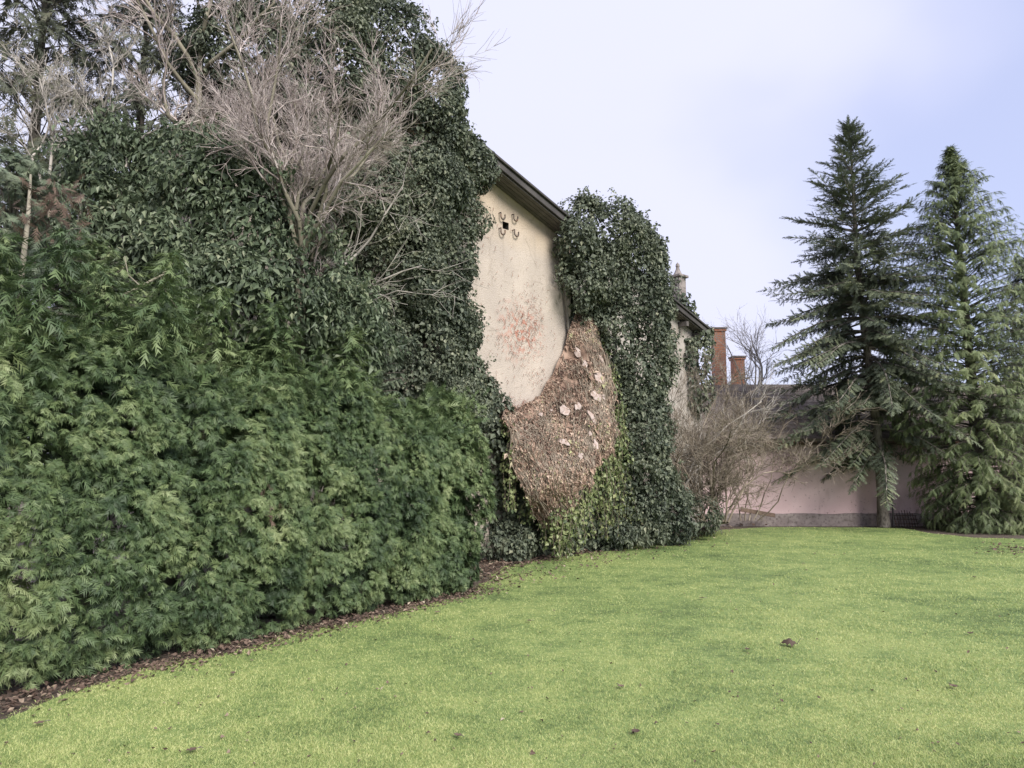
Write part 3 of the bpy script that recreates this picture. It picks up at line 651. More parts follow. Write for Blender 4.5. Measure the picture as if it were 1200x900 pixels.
def cypress(root, base, H, profile, mat, seed=1, nbr=620, fl=.36, per=13, lean=(0, 0), zmin=.12, back=.35, tmpl=None):
    r = np.random.default_rng(seed); fo = Foliage(); base = A(base, float); top = base + A([lean[0], lean[1], H]); P0, P1, R0, R1 = [], [], [], []
    zz = np.linspace(0, H, 16); tube_obj('trunk', [base + (top - base) * (z / H) for z in zz], [.17 * (1 - z / H) ** .8 + .006 for z in zz], M['bark'], root, 8, .2)
    pos, dd, nn_, sc, ti = [], [], [], [], []
    hs = zmin + (.995 - zmin) * np.linspace(0, 1, nbr) ** 1.35; view = nrm(A([0, 0, EYE]) - base)
    for i, h in enumerate(hs):
        h = min(.995, max(zmin, h + r.normal() * .006)); az = i * 2.39996 + r.normal() * .2; ca, sa = math.cos(az), math.sin(az)
        if (A([ca, sa, 0]) @ view) < -.3 and r.random() > back: continue
        L = np.interp(h, *profile) * r.uniform(.74, 1.10) * (.82 + .36 * noise3(A([ca * 1.2, sa * 1.2, h * 9.]), 1.0)); z = h * H
        q = base + (top - base) * h; el = math.radians(np.interp(h, [0, .5, 1], [2, 18, 55]) + r.normal() * 7); d = A([ca * math.cos(el), sa * math.cos(el), math.sin(el)]); ns = 7
        side = nrm(np.cross(d, UZ)); tb = .45 + .5 * (noise3(q + d * L, 1.1) - .5) + r.normal() * .08
        for s in range(ns):
            d = nrm(d + UZ * np.interp(s / ns, [0, .6, 1], [-.03, -.10, -.17])); q1 = q + d * L / ns; q1[2] = max(q1[2], .12)
            P0.append(q); P1.append(q1); R0.append(.016 * (1 - .8 * s / ns)); R1.append(.016 * (1 - .8 * (s + 1) / ns)); q = q1
            if s >= 2 or L < .5:
                for k in range(max(1, per // 5)):
                    sd = 1 if r.random() < .5 else -1; f = fl * r.uniform(.6, 1.2) * (.55 + .45 * min(1, L))
                    pos.append(q - d * L / ns * r.random()); dd.append(d * r.uniform(.2, .9) + side * sd * r.uniform(.1, .8) - UZ * r.uniform(.0, .75) + r.normal(size=3) * .12); nn_.append(UZ * .8 + d * .6 + r.normal(size=3) * .35); sc.append(f); ti.append(tb + r.normal() * .12 + .04 * s - .1)
        for k in range(2): pos.append(q); dd.append(d * .8 - UZ * .35 + r.normal(size=3) * .25); nn_.append(UZ + d * .5 + r.normal(size=3) * .3); sc.append(fl * .8); ti.append(tb + .15 + r.normal() * .12)
    pos = A(pos); pos[:, 2] = np.maximum(pos[:, 2], .08)
    fo.add_var(tmpl or DROOP, pos, A(dd), A(nn_), A(sc), A(ti))
    cr = fo.build('crown', mat, root); seg_mesh('branches', P0, P1, A(R0), A(R1), M['bark'], root, 3); return cr

# ================================================================== HEDGE
HA, HB = gnd(-95, 848), gnd(550, 696); HA[2] = HB[2] = 0
hdir = nrm(HB - HA); hout = A([hdir[1], -hdir[0], 0]); HL = np.linalg.norm(HB - HA); HT = 1.15
HA = HA - hout * .10
def hedge():
    root = empty('clipped_conifer_hedge', (HA + HB) / 2); tag(root, 'long clipped green conifer hedge beside the lawn', 'hedge')
    fo = Foliage()
    def top_z(s): return 2.50 + .16 * np.sin(s * 2.1) + .25 * (noise3(np.stack([s, s * 0, s * 0], -1), 1.3) - .5) * 2
    # path round the hedge in plan: front, rounded end, back
    Rr = HT / 2
    def plan(w):                                     # w: distance along the outline; returns point and outward normal
        p = np.zeros((len(w), 3)); n = np.zeros((len(w), 3))
        f = w <= HL; a = np.clip((w - HL) / Rr, 0, math.pi); c = HB - hout * Rr
        p[f] = HA + hdir * w[f, None]; n[f] = hout
        g_ = ~f; ang = a[g_]; nn = hout * np.cos(ang)[:, None] + hdir * np.sin(ang)[:, None]; p[g_] = c + nn * Rr; n[g_] = nn
        return p, n
    LW = HL + Rr * math.pi * .8
    def layer(ncl, inset, per, size, zlo, tb, tmpl, holes=0.):
        w = rng.uniform(0, LW, ncl); hz = rng.random(ncl) ** .95
        p, n = plan(w); zt = top_z(w); z = zlo + (zt - zlo) * hz
        bul = .10 * np.sin(np.clip(hz, 0, 1) * math.pi) - .22 * np.clip(hz - .86, 0, 1) / .14 - .10 * np.clip(.10 - hz, 0, 1) / .10
        q = p + UZ * z[:, None]; q = q + n * (bul - inset + (noise3(q, 1.6) - .5) * .18 + (noise3(q, 4.5) - .5) * .18 + (noise3(q, 11.) - .5) * .10)[:, None]
        # darker recesses between the single plants of the hedge
        seam = np.exp(-((((w + .35 * noise3(q, 1.)) % 1.32) - .66) / .09) ** 2); q -= n * (seam * .16)[:, None]
        if holes: k = noise3(q + 7, 2.4) > holes; q, n = q[k], n[k]
        if size < .1: k = (noise3(q + 3, 6.5) + .5 * (noise3(q, 2.2) - .5)) > .34; q, n = q[k], n[k]      # small dark pockets in the clipped face
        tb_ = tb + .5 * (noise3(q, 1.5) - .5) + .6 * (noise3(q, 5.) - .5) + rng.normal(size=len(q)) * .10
        tang = np.cross(n, UZ); nq = len(q)                        # each clump is one drooping fan: its fronds share a plane
        ax = nrm(n * rng.uniform(.35, 1.0, nq)[:, None] + tang * (rng.normal(size=nq) * .65)[:, None] + UZ * (rng.normal(size=nq) * .38 - .30)[:, None])
        pn = nrm(n * .75 + UZ * .65 + tang * (rng.normal(size=nq) * .5)[:, None] + rng.normal(size=(nq, 3)) * .25); pn = nrm(pn - ax * (pn * ax).sum(1)[:, None]); sd = np.cross(ax, pn)
        idx = np.repeat(np.arange(nq), per); m = len(idx); a = np.tile(np.linspace(-1, 1, per), nq) * .95 + rng.normal(size=m) * .14
        d = nrm(ax[idx] * np.cos(a)[:, None] + sd[idx] * np.sin(a)[:, None] + rng.normal(size=(m, 3)) * .12)
        csz = rng.uniform(.7, 1.35, nq)[idx]
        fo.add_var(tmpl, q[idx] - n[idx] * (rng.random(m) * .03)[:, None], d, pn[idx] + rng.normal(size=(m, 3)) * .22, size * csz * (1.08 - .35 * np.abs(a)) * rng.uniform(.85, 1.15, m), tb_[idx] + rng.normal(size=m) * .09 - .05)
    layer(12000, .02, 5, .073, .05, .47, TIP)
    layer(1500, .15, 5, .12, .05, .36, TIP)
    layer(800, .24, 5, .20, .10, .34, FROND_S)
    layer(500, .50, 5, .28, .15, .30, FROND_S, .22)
    # loose top shoots
    w = rng.uniform(0, LW, 420); p, n = plan(w); q = p - n * rng.uniform(.0, .85, len(w))[:, None] + UZ * (top_z(w) - rng.uniform(.05, .3, len(w)))[:, None]
    idx = np.repeat(np.arange(len(q)), 7); m = len(idx); d = nrm(UZ * rng.uniform(.2, .9, m)[:, None] + rvec(m) * .7 + n[idx] * .3)
    fo.add_var(TIP, q[idx] + rng.normal(size=(m, 3)) * .07, d, rvec(m) + UZ * .3, .12 * rng.uniform(.6, 1.3, m), .45 + rng.normal(size=m) * .15)
    # unclipped plumes standing up out of the top so that it has no straight edge
    for k in range(44):
        w0 = A([rng.uniform(0, HL)]); p, n = plan(w0); b = p[0] - n[0] * rng.uniform(.1, .95); b[2] = top_z(w0)[0] - .25; hh = (rng.uniform(.35, 1.25) if w0[0] < HL * .72 else rng.uniform(.2, .6)); m = int(110 + 150 * hh)
        t = rng.random(m); az = rng.uniform(0, 2 * math.pi, m); rr = .30 * (1 - t) ** .7 + .03; rad = np.stack([np.cos(az), np.sin(az), 0 * az], 1)
        pos = b + UZ * (t * hh)[:, None] + rad * (rr * rng.random(m))[:, None] + A([rng.normal() * .15, rng.normal() * .1, 0]) * t[:, None]
        fo.add_var(TIP, pos, rad * .8 + UZ * rng.uniform(-.6, .6, m)[:, None], UZ + rad * .5 + rng.normal(size=(m, 3)) * .3, .13 * rng.uniform(.6, 1.3, m), .42 + .3 * (rng.random() - .5) + rng.normal(size=m) * .14)
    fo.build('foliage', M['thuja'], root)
    for k in range(int(HL / .66)):
        b = HA + hdir * (.3 + .66 * k) - hout * rng.uniform(.35, .6); pts = [b + A([rng.normal() * .03, rng.normal() * .03, z]) for z in (0, .5, 1.1, 1.7, 2.3)]
        tube_obj('trunk', pts, [.05, .042, .036, .03, .015], M['bark'], root, 6, .3)
hedge()

# untrimmed tops rising behind the hedge on the left
def leader(name, label, px, Y, zb, ytop, rad, mat, seed, fl=.24, nbr=230, lean=(0, 0), prof=None):
    t = at(px, ytop, Y); base = A([t[0], Y, 0]); root = empty(name, base); tag(root, label, 'tree')
    H = t[2]; cypress(root, base, H, prof or ([0, zb / H, .6, .85, 1], [rad, rad, rad * .95, rad * .6, .08]), mat, seed, nbr, fl * .72, 20, lean, zb / H, .15, FROND_S)
leader('thuja_tree', 'loose grey green conifer rising above the hedge at the left edge', 22, 6.6, 1.3, 185, 1.15, M['thuja_grey'], 21, .22, 360)
leader('thuja_tree', 'unclipped conifer top with dark gaps above the hedge, second from the left', 112, 6.9, 1.4, 285, .85, M['thuja'], 22, .19, 260)
leader('thuja_tree', 'low unclipped conifer top below the broad evergreen tree', 205, 7.2, 1.4, 378, .8, M['thuja'], 24, .19, 260)
leader('thuja_tree', 'low bushy conifer top between the evergreen tree and slim conifer', 322, 8.2, 1.5, 420, .8, M['thuja'], 25, .19, 260)
leader('thuja_tree', 'slim grey green conifer top standing before the ivy near the wall', 432, 9.0, 1.6, 352, .6, M['thuja_grey'], 23, .18, 240)

# details of the leftmost loose conifer: a bare stem, some dead reddish sprays; and a broken branch
_t = bpy.data.objects['thuja_tree']
tube_obj('bare_stem', [at(10, 480, 5.95), at(14, 430, 5.95), at(20, 370, 5.95), at(27, 310, 6.0), at(33, 255, 6.1), at(36, 205, 6.3)], [.032, .03, .027, .023, .018, .010], M['twig_moss'], _t, 8, .2)
fo = Foliage(); m = 90; pos = at(58, 238, 5.75) + rng.normal(size=(m, 3)) * A([.16, .1, .11]); fo.add_var(FROND_S, pos, rvec(m) * .6 - UZ * .5, rvec(m) + UZ, .12 * rng.uniform(.6, 1.2, m), .4 + rng.normal(size=m) * .2)
fo.build('dead_sprays', M['litter'], _t)
fo = Foliage(); m = 40; pos = HA + hdir * 2.55 + hout * .06 + UZ * 1.25 + rng.normal(size=(m, 3)) * A([.06, .06, .09])
fo.add_var(TIP, pos, rvec(m) * .6 - UZ * .5 + hout * .4, rvec(m) + UZ, .09 * rng.uniform(.6, 1.2, m), .55 + rng.normal(size=m) * .2); fo.build('dead_sprays', M['litter'], bpy.data.objects['clipped_conifer_hedge'])
br = empty('broken_branch', at(150, 335, 7.0)); tag(br, 'pale bare broken branch sticking out between the evergreen tree and loose conifer', 'branch')
tube_obj('limb', [at(205, 308, 7.3), at(190, 322, 7.05), at(160, 338, 6.9), at(130, 352, 6.85), at(100, 357, 6.9)], [.014, .013, .011, .009, .005], M['twig_moss'], br, 7, .3)
tube_obj('side_twig', [at(188, 324, 7.05), at(196, 345, 6.95), at(215, 372, 6.9)], [.008, .006, .003], M['twig_moss'], br, 6, .3)
tube_obj('side_twig', [at(165, 336, 6.9), at(150, 322, 6.85), at(146, 300, 6.85)], [.007, .005, .003], M['twig_moss'], br, 6, .3)
tube_obj('side_twig', [at(132, 351, 6.85), at(118, 340, 6.8), at(100, 336, 6.8)], [.006, .004, .002], M['twig_moss'], br, 6, .3)

# evergreen mass behind the hedge
root = empty('evergreen_tree', at(270, 600, 8.6) * A([1, 1, 0])); tag(root, 'broad evergreen tree with glossy drooping leaves behind the hedge', 'tree')
L_ = [lb(255, 245, 8.5, 72, 66, .8), lb(215, 195, 8.8, 40, 34, .5), lb(300, 205, 9.0, 36, 32, .5), lb(300, 290, 8.3, 58, 62, .7), lb(190, 300, 8.4, 85, 80, .8), lb(290, 355, 8.1, 95, 72, .8), lb(385, 375, 8.9, 55, 60, .6), lb(150, 215, 8.9, 58, 56, .7),
      lb(360, 430, 8.6, 90, 70, .7), lb(220, 400, 8.0, 90, 70, .7), lb(120, 260, 8.5, 60, 60, .7)]
leafy_mass('crown', L_, M['laurel'], LAUREL, 52, 40, .18, .072, root, bump=.5, gap=.41)
for (a, b, c) in (((262, 520), (255, 330), (250, 190)), ((300, 520), (320, 380), (345, 270)), ((230, 520), (205, 400), (175, 270))):
    tube_obj('trunk', [A([at(*a, 8.7)[0], 8.7, 0]), at(*a, 8.7), at(*b, 8.6), at(*c, 8.6)], [.09, .08, .06, .03], M['twig_moss'], root, 7, .2)

# ivy covering the left part of the gable
root = empty('wall_ivy', w1(470, 560) * A([1, 1, 0])); tag(root, 'huge dark ivy covering the left part of the gable up over the roof', 'ivy')
def wd(px): return w1(px, 547)[1]
L_ = []
for (px, py, rx, ry, rd, off) in ((440, 70, 70, 62, .7, .3), (500, 98, 42, 50, .55, .3), (505, 150, 42, 45, .6, .4), (540, 190, 38, 36, .5, .35), (480, 220, 70, 62, .6, .45), (528, 248, 34, 42, .45, .3), (515, 305, 44, 42, .5, .3),
        (455, 300, 66, 66, .6, .5), (400, 200, 75, 80, .6, .6), (370, 80, 85, 75, .7, .4), (290, 70, 85, 75, .7, .4), (440, 30, 42, 40, .5, .3), (500, 365, 52, 38, .5, .3), (523, 405, 40, 42, .45, .25), (545, 448, 22, 28, .3, .15), (565, 462, 14, 22, .2, .1),
        (470, 420, 60, 60, .5, .35), (410, 400, 60, 70, .5, .5), (350, 10, 70, 55, .6, .3), (500, 480, 60, 60, .5, .3), (545, 375, 16, 18, .2, .12)):
    L_.append(lb(px, py, wd(px) - off, rx, ry, rd))
leafy_mass('foliage', L_, M['ivy'], IVY, 42, 50, .17, .052, root, bump=.28, gap=.30)
for px in (420, 465, 505, 540):
    tube_obj('stem', [w1(px + 10, 640, .12) * A([1, 1, 0]), w1(px + 6, 500, .12), w1(px - 8, 350, .14), w1(px, 220, .15)], [.06, .05, .04, .02], M['bark'], root, 6, .3)

# bare pale shrubs in front of the ivy
def bare(name, label, base, starts, levels, mat, seed, cat='shrub', trop=.10, wander=.24, tropv=UZ, group=None, thick=None, kmin=.25, rmin=.0042):
    global levels_min
    levels_min = rmin
    root = empty(name, base); tag(root, label, cat, group)
    P0, P1, R0, R1, LV = grow_tree(starts, levels, tropv, trop, wander, seed, kmin)
    ex = []                                          # every stem goes down to the one root
    for p, d_, l_, r_ in starts:
        g0 = A([base[0], base[1], 0.]); m_ = g0 * .35 + p * .65; m_[2] = p[2] * .55
        if p[2] > .3: ex += [(g0, m_, r_ * 1.3, r_ * 1.15), (m_, p, r_ * 1.15, r_)]
    if ex: P0 = np.concatenate([P0, A([q[0] for q in ex])]); P1 = np.concatenate([P1, A([q[1] for q in ex])]); R0 = np.concatenate([R0, A([q[2] for q in ex])]); R1 = np.concatenate([R1, A([q[3] for q in ex])]); LV = np.concatenate([LV, np.zeros(len(ex), int)])
    big = LV == 0
    seg_mesh('trunk' if cat == 'tree' else 'stems', P0[big], P1[big], R0[big], R1[big], thick or mat, root, 6)
    q = ~big; seg_mesh('twigs', P0[q], P1[q], R0[q], R1[q], mat, root, 3); return root
def st(a, b, Y0, Y1, L, r): p, q = at(*a, Y0), at(*b, Y1); return (p, q - p, L if L else np.linalg.norm(q - p), r)
Y = 8.1
bare('bare_shrub', 'large bare shrub with a dense fan of pale pinkish twigs before the ivy', at(350, 560, Y) * A([1, 1, 0]),
     [st((354, 385), (349, 262), Y, Y, 0, .05)] + [st((350 + 2 * (k % 3), 285 + 6 * (k % 4)), q, Y, Y + .3 * math.sin(k * 2.2), 0, .030) for k, q in enumerate(((265, 110), (300, 65), (335, 40), (372, 35), (410, 45), (440, 75), (462, 118), (468, 165), (300, 150), (385, 110), (430, 140)))],
     [(7, 11, .34, .6), (5, 9, .52, .6), (3, 7, .62, .55), (2, 0, 0, 0)], M['twig_pink'], 31, rmin=.0029, thick=M['twig_moss'])
bare('bare_shrub', 'bare mossy shrub with upright twigs at the top left before dark conifers', at(232, 560, 9.2) * A([1, 1, 0]),
     [st((232, 190), (234, 80), 9.2, 9.2, 1.5, .04), st((234, 90), (300, 0), 9.2, 9.0, 2.0, .035), st((233, 95), (170, -10), 9.2, 9.1, 2.0, .035), st((234, 80), (240, -40), 9.2, 9.3, 2.0, .035), st((234, 120), (120, 10), 9.2, 9.0, 1.9, .03), st((232, 90), (330, 60), 9.2, 9.1, 1.8, .03)],
     [(6, 8, .5, .55), (5, 7, .55, .5), (4, 6, .6, .5), (3, 0, 0, 0)], M['twig_pink'], 32, thick=M['twig_moss'])
bare('bare_shrub', 'small bare grey shrub with forked whitish twigs at the left edge', at(50, 560, 8.4) * A([1, 1, 0]),
     [st((55, 230), (40, 110), 8.4, 8.3, 1.4, .02), st((60, 230), (110, 130), 8.4, 8.2, 1.3, .018), st((50, 220), (-10, 130), 8.4, 8.3, 1.3, .018), st((100, 190), (160, 60), 8.4, 8.3, 1.5, .02), st((150, 180), (165, 90), 8.4, 8.2, 1.0, .016)],
     [(6, 8, .5, .65), (4, 7, .55, .6), (4, 5, .6, .6), (3, 0, 0, 0)], M['twig_grey'], 33)
# low tangle of twigs where the big bare shrub meets the ivy
bare('bare_shrub', 'low tangle of thin bare twigs between the evergreen tree and wall ivy', at(400, 560, 9.0) * A([1, 1, 0]),
     [st((370, 360), (430, 240), 9.0, 8.9, 1.5, .022), st((365, 350), (470, 300), 9.0, 8.8, 1.5, .02), st((370, 370), (400, 290), 9.0, 8.9, 1.3, .02), st((380, 380), (470, 350), 9.0, 8.9, 1.3, .018), st((375, 330), (520, 240), 9.0, 9.1, 1.8, .022)],
     [(6, 6, .5, .6), (4, 4, .55, .55), (3, 0, 0, 0)], M['twig_grey'], 34, trop=.02)

# dark conifers behind, top left
for (px, Yc, H, rad, sd, lab) in ((140, 12.2, 10.5, 1.9, 41, 'tall dark conifer at the top left behind the bare mossy shrub'), (10, 11.5, 10.8, 1.9, 42, 'dark thin conifer with sky gaps at the far left edge'), (330, 15.5, 11.2, 1.6, 43, 'dark conifer top just showing over the ivy at the top')):
    b = at(px, 547, Yc); b[2] = 0; root = empty('dark_conifer', b); tag(root, lab, 'tree', 'dark conifers behind the hedge')
    cypress(root, b, H, ([0, .2, .6, .9, 1], [rad, rad, rad * .9, rad * .4, .1]), M['darkcon'], sd, 340 if sd != 43 else 120, .40, 14, (0, 0), .3, .3)

# ================================================================== TALL IVY COLUMN, LOW IVY
root = empty('ivy_column', gnd(745, 628)); tag(root, 'tall bushy dark ivy column between the cream house and bare shrub', 'ivy')
L_ = []
for (px, py, rx, ry, rd, off) in ((708, 275, 42, 38, .6, .2), (740, 305, 40, 44, .6, .15), (702, 325, 40, 48, .6, .1), (748, 360, 36, 55, .6, .3), (722, 385, 38, 55, .55, .1), (755, 430, 30, 60, .55, .35), (748, 500, 28, 62, .5, .4), (757, 560, 28, 52, .5, .5), (735, 575, 30, 45, .5, .3), (775, 590, 26, 34, .4, .3), (690, 262, 24, 22, .4, .2), (690, 330, 20, 60, .3, .15), (677, 320, 15, 55, .25, -.05), (672, 372, 10, 26, .2, -.1), (735, 380, 36, 110, .35, -.35), (748, 500, 28, 90, .35, 0.0), (676, 283, 15, 24, .3, .75), (681, 318, 13, 40, .25, .55), (705, 430, 24, 60, .3, -.1)):
    L_.append(lb(px, py, 14.95 - off + (px - 720) * .008, rx, ry, rd))
leafy_mass('foliage', L_, M['ivy'], IVY, 42, 44, .19, .062, root, bump=.26, gap=.27)
for px in (728, 748): tube_obj('stem', [gnd(px, 627), at(px, 560, 14.9), at(px - 6, 450, 14.9), at(px - 10, 320, 14.9)], [.08, .07, .06, .03], M['bark'], root, 7, .2)

root = empty('ground_ivy', gnd(650, 648)); tag(root, 'dark low ivy covering the wall foot under the fallen vine mat', 'ivy')
L_ = []
for (px, py, rx, ry, rd, off) in ((598, 545, 22, 60, .12, .03), (579, 520, 18, 70, .12, .03), (590, 600, 26, 40, .12, .04), (595, 638, 28, 20, .3, .4), (640, 628, 36, 26, .3, .3), (690, 622, 36, 28, .3, .3), (700, 570, 30, 45, .2, .15), (650, 590, 40, 34, .2, .1), (730, 600, 30, 34, .35, .3)):
    L_.append(lb(px, py, wd(px) - off, rx, ry, rd))
leafy_mass('foliage', L_, M['ivy'], IVY, 40, 32, .17, .065, root, bump=.14)
root = empty('low_shrub', gnd(765, 634)); tag(root, 'low rounded dark evergreen shrub at the foot of the ivy column', 'shrub')
leafy_mass('foliage', [lb(750, 622, 14.6, 28, 15, .35), lb(785, 617, 15.2, 26, 15, .35), lb(725, 625, 14.2, 20, 13, .3), lb(820, 602, 16.2, 22, 18, .35)], M['ivy'], LAUREL, 50, 16, .12, .07, root, bump=.08)

# ================================================================== FALLEN VINE MAT
mat_root = empty('fallen_vine_mat', w1(650, 500) * A([1, 1, 0])); tag(mat_root, 'dry brown ivy mat peeled off the cream wall and folded outwards', 'vine mat')
# rows from the hinge on the wall down to the hanging hem; (px, py, distance out of the wall)
GR = [[(584, 478, .05), (612, 476, .05), (638, 456, .05), (657, 418, .05), (668, 385, .05), (682, 352, .06), (700, 352, .10)],
      [(585, 490, .18), (620, 492, .25), (652, 474, .28), (676, 440, .26), (692, 408, .24), (704, 385, .22), (712, 380, .20)],
      [(592, 515, .30), (630, 512, .46), (662, 500, .50), (688, 472, .48), (705, 445, .42), (716, 425, .36), (722, 420, .32)],
      [(603, 545, .42), (636, 545, .62), (668, 528, .68), (692, 508, .64), (708, 488, .58), (718, 470, .50), (726, 462, .42)],
      [(617, 575, .50), (640, 574, .70), (670, 556, .78), (692, 540, .76), (707, 522, .70), (717, 505, .60), (724, 500, .50)],
      [(642, 624, .50), (654, 614, .62), (670, 592, .74), (688, 568, .78), (702, 552, .74), (713, 540, .66), (720, 535, .55)]]
G = A([[w1(px - (8 if k > 3 and q > 0 else 0), py, o_ * 1.6) for k, (px, py, o_) in enumerate(r)] for q, r in enumerate(GR)])
def mat_pt(u, v):                                   # u across 0..1, v down 0..1, Catmull-Rom on the control grid
    def cr(Pm, t):
        n = len(Pm) - 1; x = np.clip(t, 0, 1) * n; i = np.minimum(np.floor(x).astype(int), n - 1); f = (x - i)[..., None]
        g = lambda k: Pm[np.clip(k, 0, n)]
        return g, i, f
    nr, nc = G.shape[:2]; x = np.clip(v, 0, 1) * (nr - 1); i = np.minimum(np.floor(x).astype(int), nr - 2); f = (x - i)[:, None]
    y = np.clip(u, 0, 1) * (nc - 1); j = np.minimum(np.floor(y).astype(int), nc - 2); g_ = (y - j)[:, None]
    def cub(a, b, c, d, t): return .5 * (2 * b + (c - a) * t + (2 * a - 5 * b + 4 * c - d) * t ** 2 + (3 * b - a - 3 * c + d) * t ** 3)
    rows = []
    for k in (-1, 0, 1, 2):
        ii = np.clip(i + k, 0, nr - 1); rows.append(cub(G[ii, np.clip(j - 1, 0, nc - 1)], G[ii, j], G[ii, j + 1], G[ii, np.clip(j + 2, 0, nc - 1)], g_))
    return cub(*rows, f)
def mat_frame(u, v):
    e_ = .01; P = mat_pt(u, v); du = mat_pt(np.minimum(u + e_, 1), v) - mat_pt(np.maximum(u - e_, 0), v); dv = mat_pt(u, np.minimum(v + e_, 1)) - mat_pt(u, np.maximum(v - e_, 0))
    n = nrm(np.cross(dv, du)); s = np.sign((n * N_AX).sum(1))[:, None]; n = n * np.where(s == 0, 1, s)
    ed = np.clip(1 - np.minimum(u, 1 - u) / .16, 0, 1) + np.clip((v - .8) / .2, 0, 1) * .6
    P = P + nrm(du) * ((noise3(P, 3.3) - .5) * .30 * ed)[:, None] + nrm(dv) * ((noise3(P + 4, 4.1) - .5) * .35 * ed)[:, None]
    P = P + n * ((noise3(P, 2.5) - .5) * .24 + (noise3(P, 8.) - .5) * .08)[:, None]
    return P, nrm(du), nrm(dv), n
nu, nv = 70, 80
uu, vv = np.meshgrid(np.linspace(0, 1, nu), np.linspace(0, 1, nv)); uu, vv = uu.ravel(), vv.ravel()
P, du, dv, n = mat_frame(uu, vv)
hem = (noise3(np.stack([uu * 14, uu * 0, uu * 0], -1), 1.) - .5) * .35; P = P + dv * (np.clip(vv - .8, 0, 1) / .2 * hem)[:, None]
ii = np.arange(nu * nv).reshape(nv, nu); a, b, c, d = ii[:-1, :-1].ravel(), ii[:-1, 1:].ravel(), ii[1:, 1:].ravel(), ii[1:, :-1].ravel()
T = np.concatenate([np.stack([a, b, c], 1), np.stack([a, c, d], 1)])
V2 = np.concatenate([P, P - n * .07]); T2 = np.concatenate([T, T[:, ::-1] + nu * nv])
tri_mesh('root_layer', V2, T2, M['dry'], mat_root, np.tile(.25 + .3 * noise3(P, 6.), 2), True)
fo = Foliage()
m = 29000; u, v = rng.random(m), rng.random(m) ** .9; P, du, dv, n = mat_frame(u, v)
k = noise3(P, 5.5) > .27; P, du, dv, n = P[k], du[k], dv[k], n[k]; m = len(P)
d = nrm(dv + du * (rng.normal(size=m) * .55)[:, None] + n * (rng.normal(size=m) * .35 + .12)[:, None])
fo.add_var([leaf_rhomb(.22, .05, .1), leaf_rhomb(.35, .1, .3), leaf_rhomb(.6, .15, .2)], P + n * (rng.random(m) * .05)[:, None], d, n + rng.normal(size=(m, 3)) * .5, .048 * rng.uniform(.4, 1.3, m) * (1 + 1.2 * (rng.random(m) < .06)), .45 + .9 * (noise3(P, 1.6) - .5) + rng.normal(size=m) * .28)
fo.build('dry_leaves', M['dry'], mat_root)
# long bare stems running down the mat
P0, P1 = [], []
for _ in range(420):
    u0 = rng.random(); v0 = rng.random() * .7; k = 12; us = np.clip(u0 + np.cumsum(rng.normal(size=k) * .012), 0, 1); vs_ = np.clip(np.linspace(v0, v0 + rng.uniform(.15, .4), k), 0, 1)
    p, _, _, n = mat_frame(us, vs_); p = p + n * .045; P0 += list(p[:-1]); P1 += list(p[1:])
nS = len(P0); seg_mesh('dry_stems', P0, P1, np.full(nS, .0075), np.full(nS, .005), M['twig_brown'], mat_root, 3)
# plaster flakes still stuck to the back of the mat
for (px_, py_, w_, h_, rot) in ((.60, .26, .16, .10, .3), (.70, .42, .26, .20, .2), (.62, .47, .22, .17, 1.2), (.36, .30, .24, .18, .8), (.43, .36, .2, .12, .4), (.24, .18, .10, .08, .2), (.30, .20, .09, .06, .5), (.30, .50, .10, .26, .5), (.52, .52, .28, .12, 1.1), (.40, .70, .12, .12, .3), (.58, .74, .22, .10, .2), (.78, .36, .18, .08, .9), (.60, .16, .2, .12, .6), (.76, .55, .12, .10, .2), (.5, .6, .09, .07, .3)):
    P, du, dv, n = mat_frame(A([px_]), A([py_])); P, du, dv, n = P[0], du[0], dv[0], n[0]; n = nrm(n); du = nrm(du - n * (du @ n)); dv = np.cross(n, du)
    kk = 16; an = np.arange(kk) * 2 * math.pi / kk; rr = rng.uniform(.55, 1.1, kk); rr = (rr + np.roll(rr, 1)) / 2; ca, sa = math.cos(rot), math.sin(rot); ring = []
    for a_, r_ in zip(an, rr):
        x, y = math.cos(a_) * r_ * w_ * .62, math.sin(a_) * r_ * h_ * .62; x, y = x * ca - y * sa, x * sa + y * ca; ring.append(P + du * x + dv * y + n * (.055 + rng.normal() * .012))
    bm = bmesh.new(); t_ = [bm.verts.new(tuple(q)) for q in ring]; b_ = [bm.verts.new(tuple(q - n * .02)) for q in ring]; c_ = bm.verts.new(tuple(P + n * .066)); 
    for q in range(kk): bm.faces.new((t_[q], t_[(q + 1) % kk], c_)); bm.faces.new((t_[(q + 1) % kk], t_[q], b_[q], b_[(q + 1) % kk]))
    bm_obj('plaster_flake', bm, M['flake'], mat_root)
# green ivy still alive on the hem and the right edge: hanging strands
fo = Foliage(); P0, P1 = [], []
def strand(p, L, dense=36, size=.07, sway=.06, out=A([0, 0, 0])):
    k = max(4, int(L / .09)); q = p.copy(); d = -UZ + out
    for s in range(k):
        d = nrm(d * .8 - UZ * .3 + rng.normal(size=3) * sway * 2.2); q1 = q + d * L / k
        if q1[2] < .05: break
        P0.append(q); P1.append(q1); mm = max(1, int(dense * L / k)); pp = q + (q1 - q) * rng.random((mm, 1)) + rng.normal(size=(mm, 3)) * .025
        fo.add_var(IVY, pp, -UZ * .7 + rvec(mm) * .7, N_AX * .7 + UZ * .3 + rng.normal(size=(mm, 3)) * .5, size * rng.uniform(.6, 1.3, mm), .5 + rng.normal(size=mm) * .22); q = q1
for _ in range(95):
    u = rng.random() ** 1.1; p, _, _, n = mat_frame(A([u]), A([rng.uniform(.9, 1.)])); strand(p[0] - UZ * .02, rng.choice([.2, .35, .6, .9]) * rng.uniform(.7, 1.2))
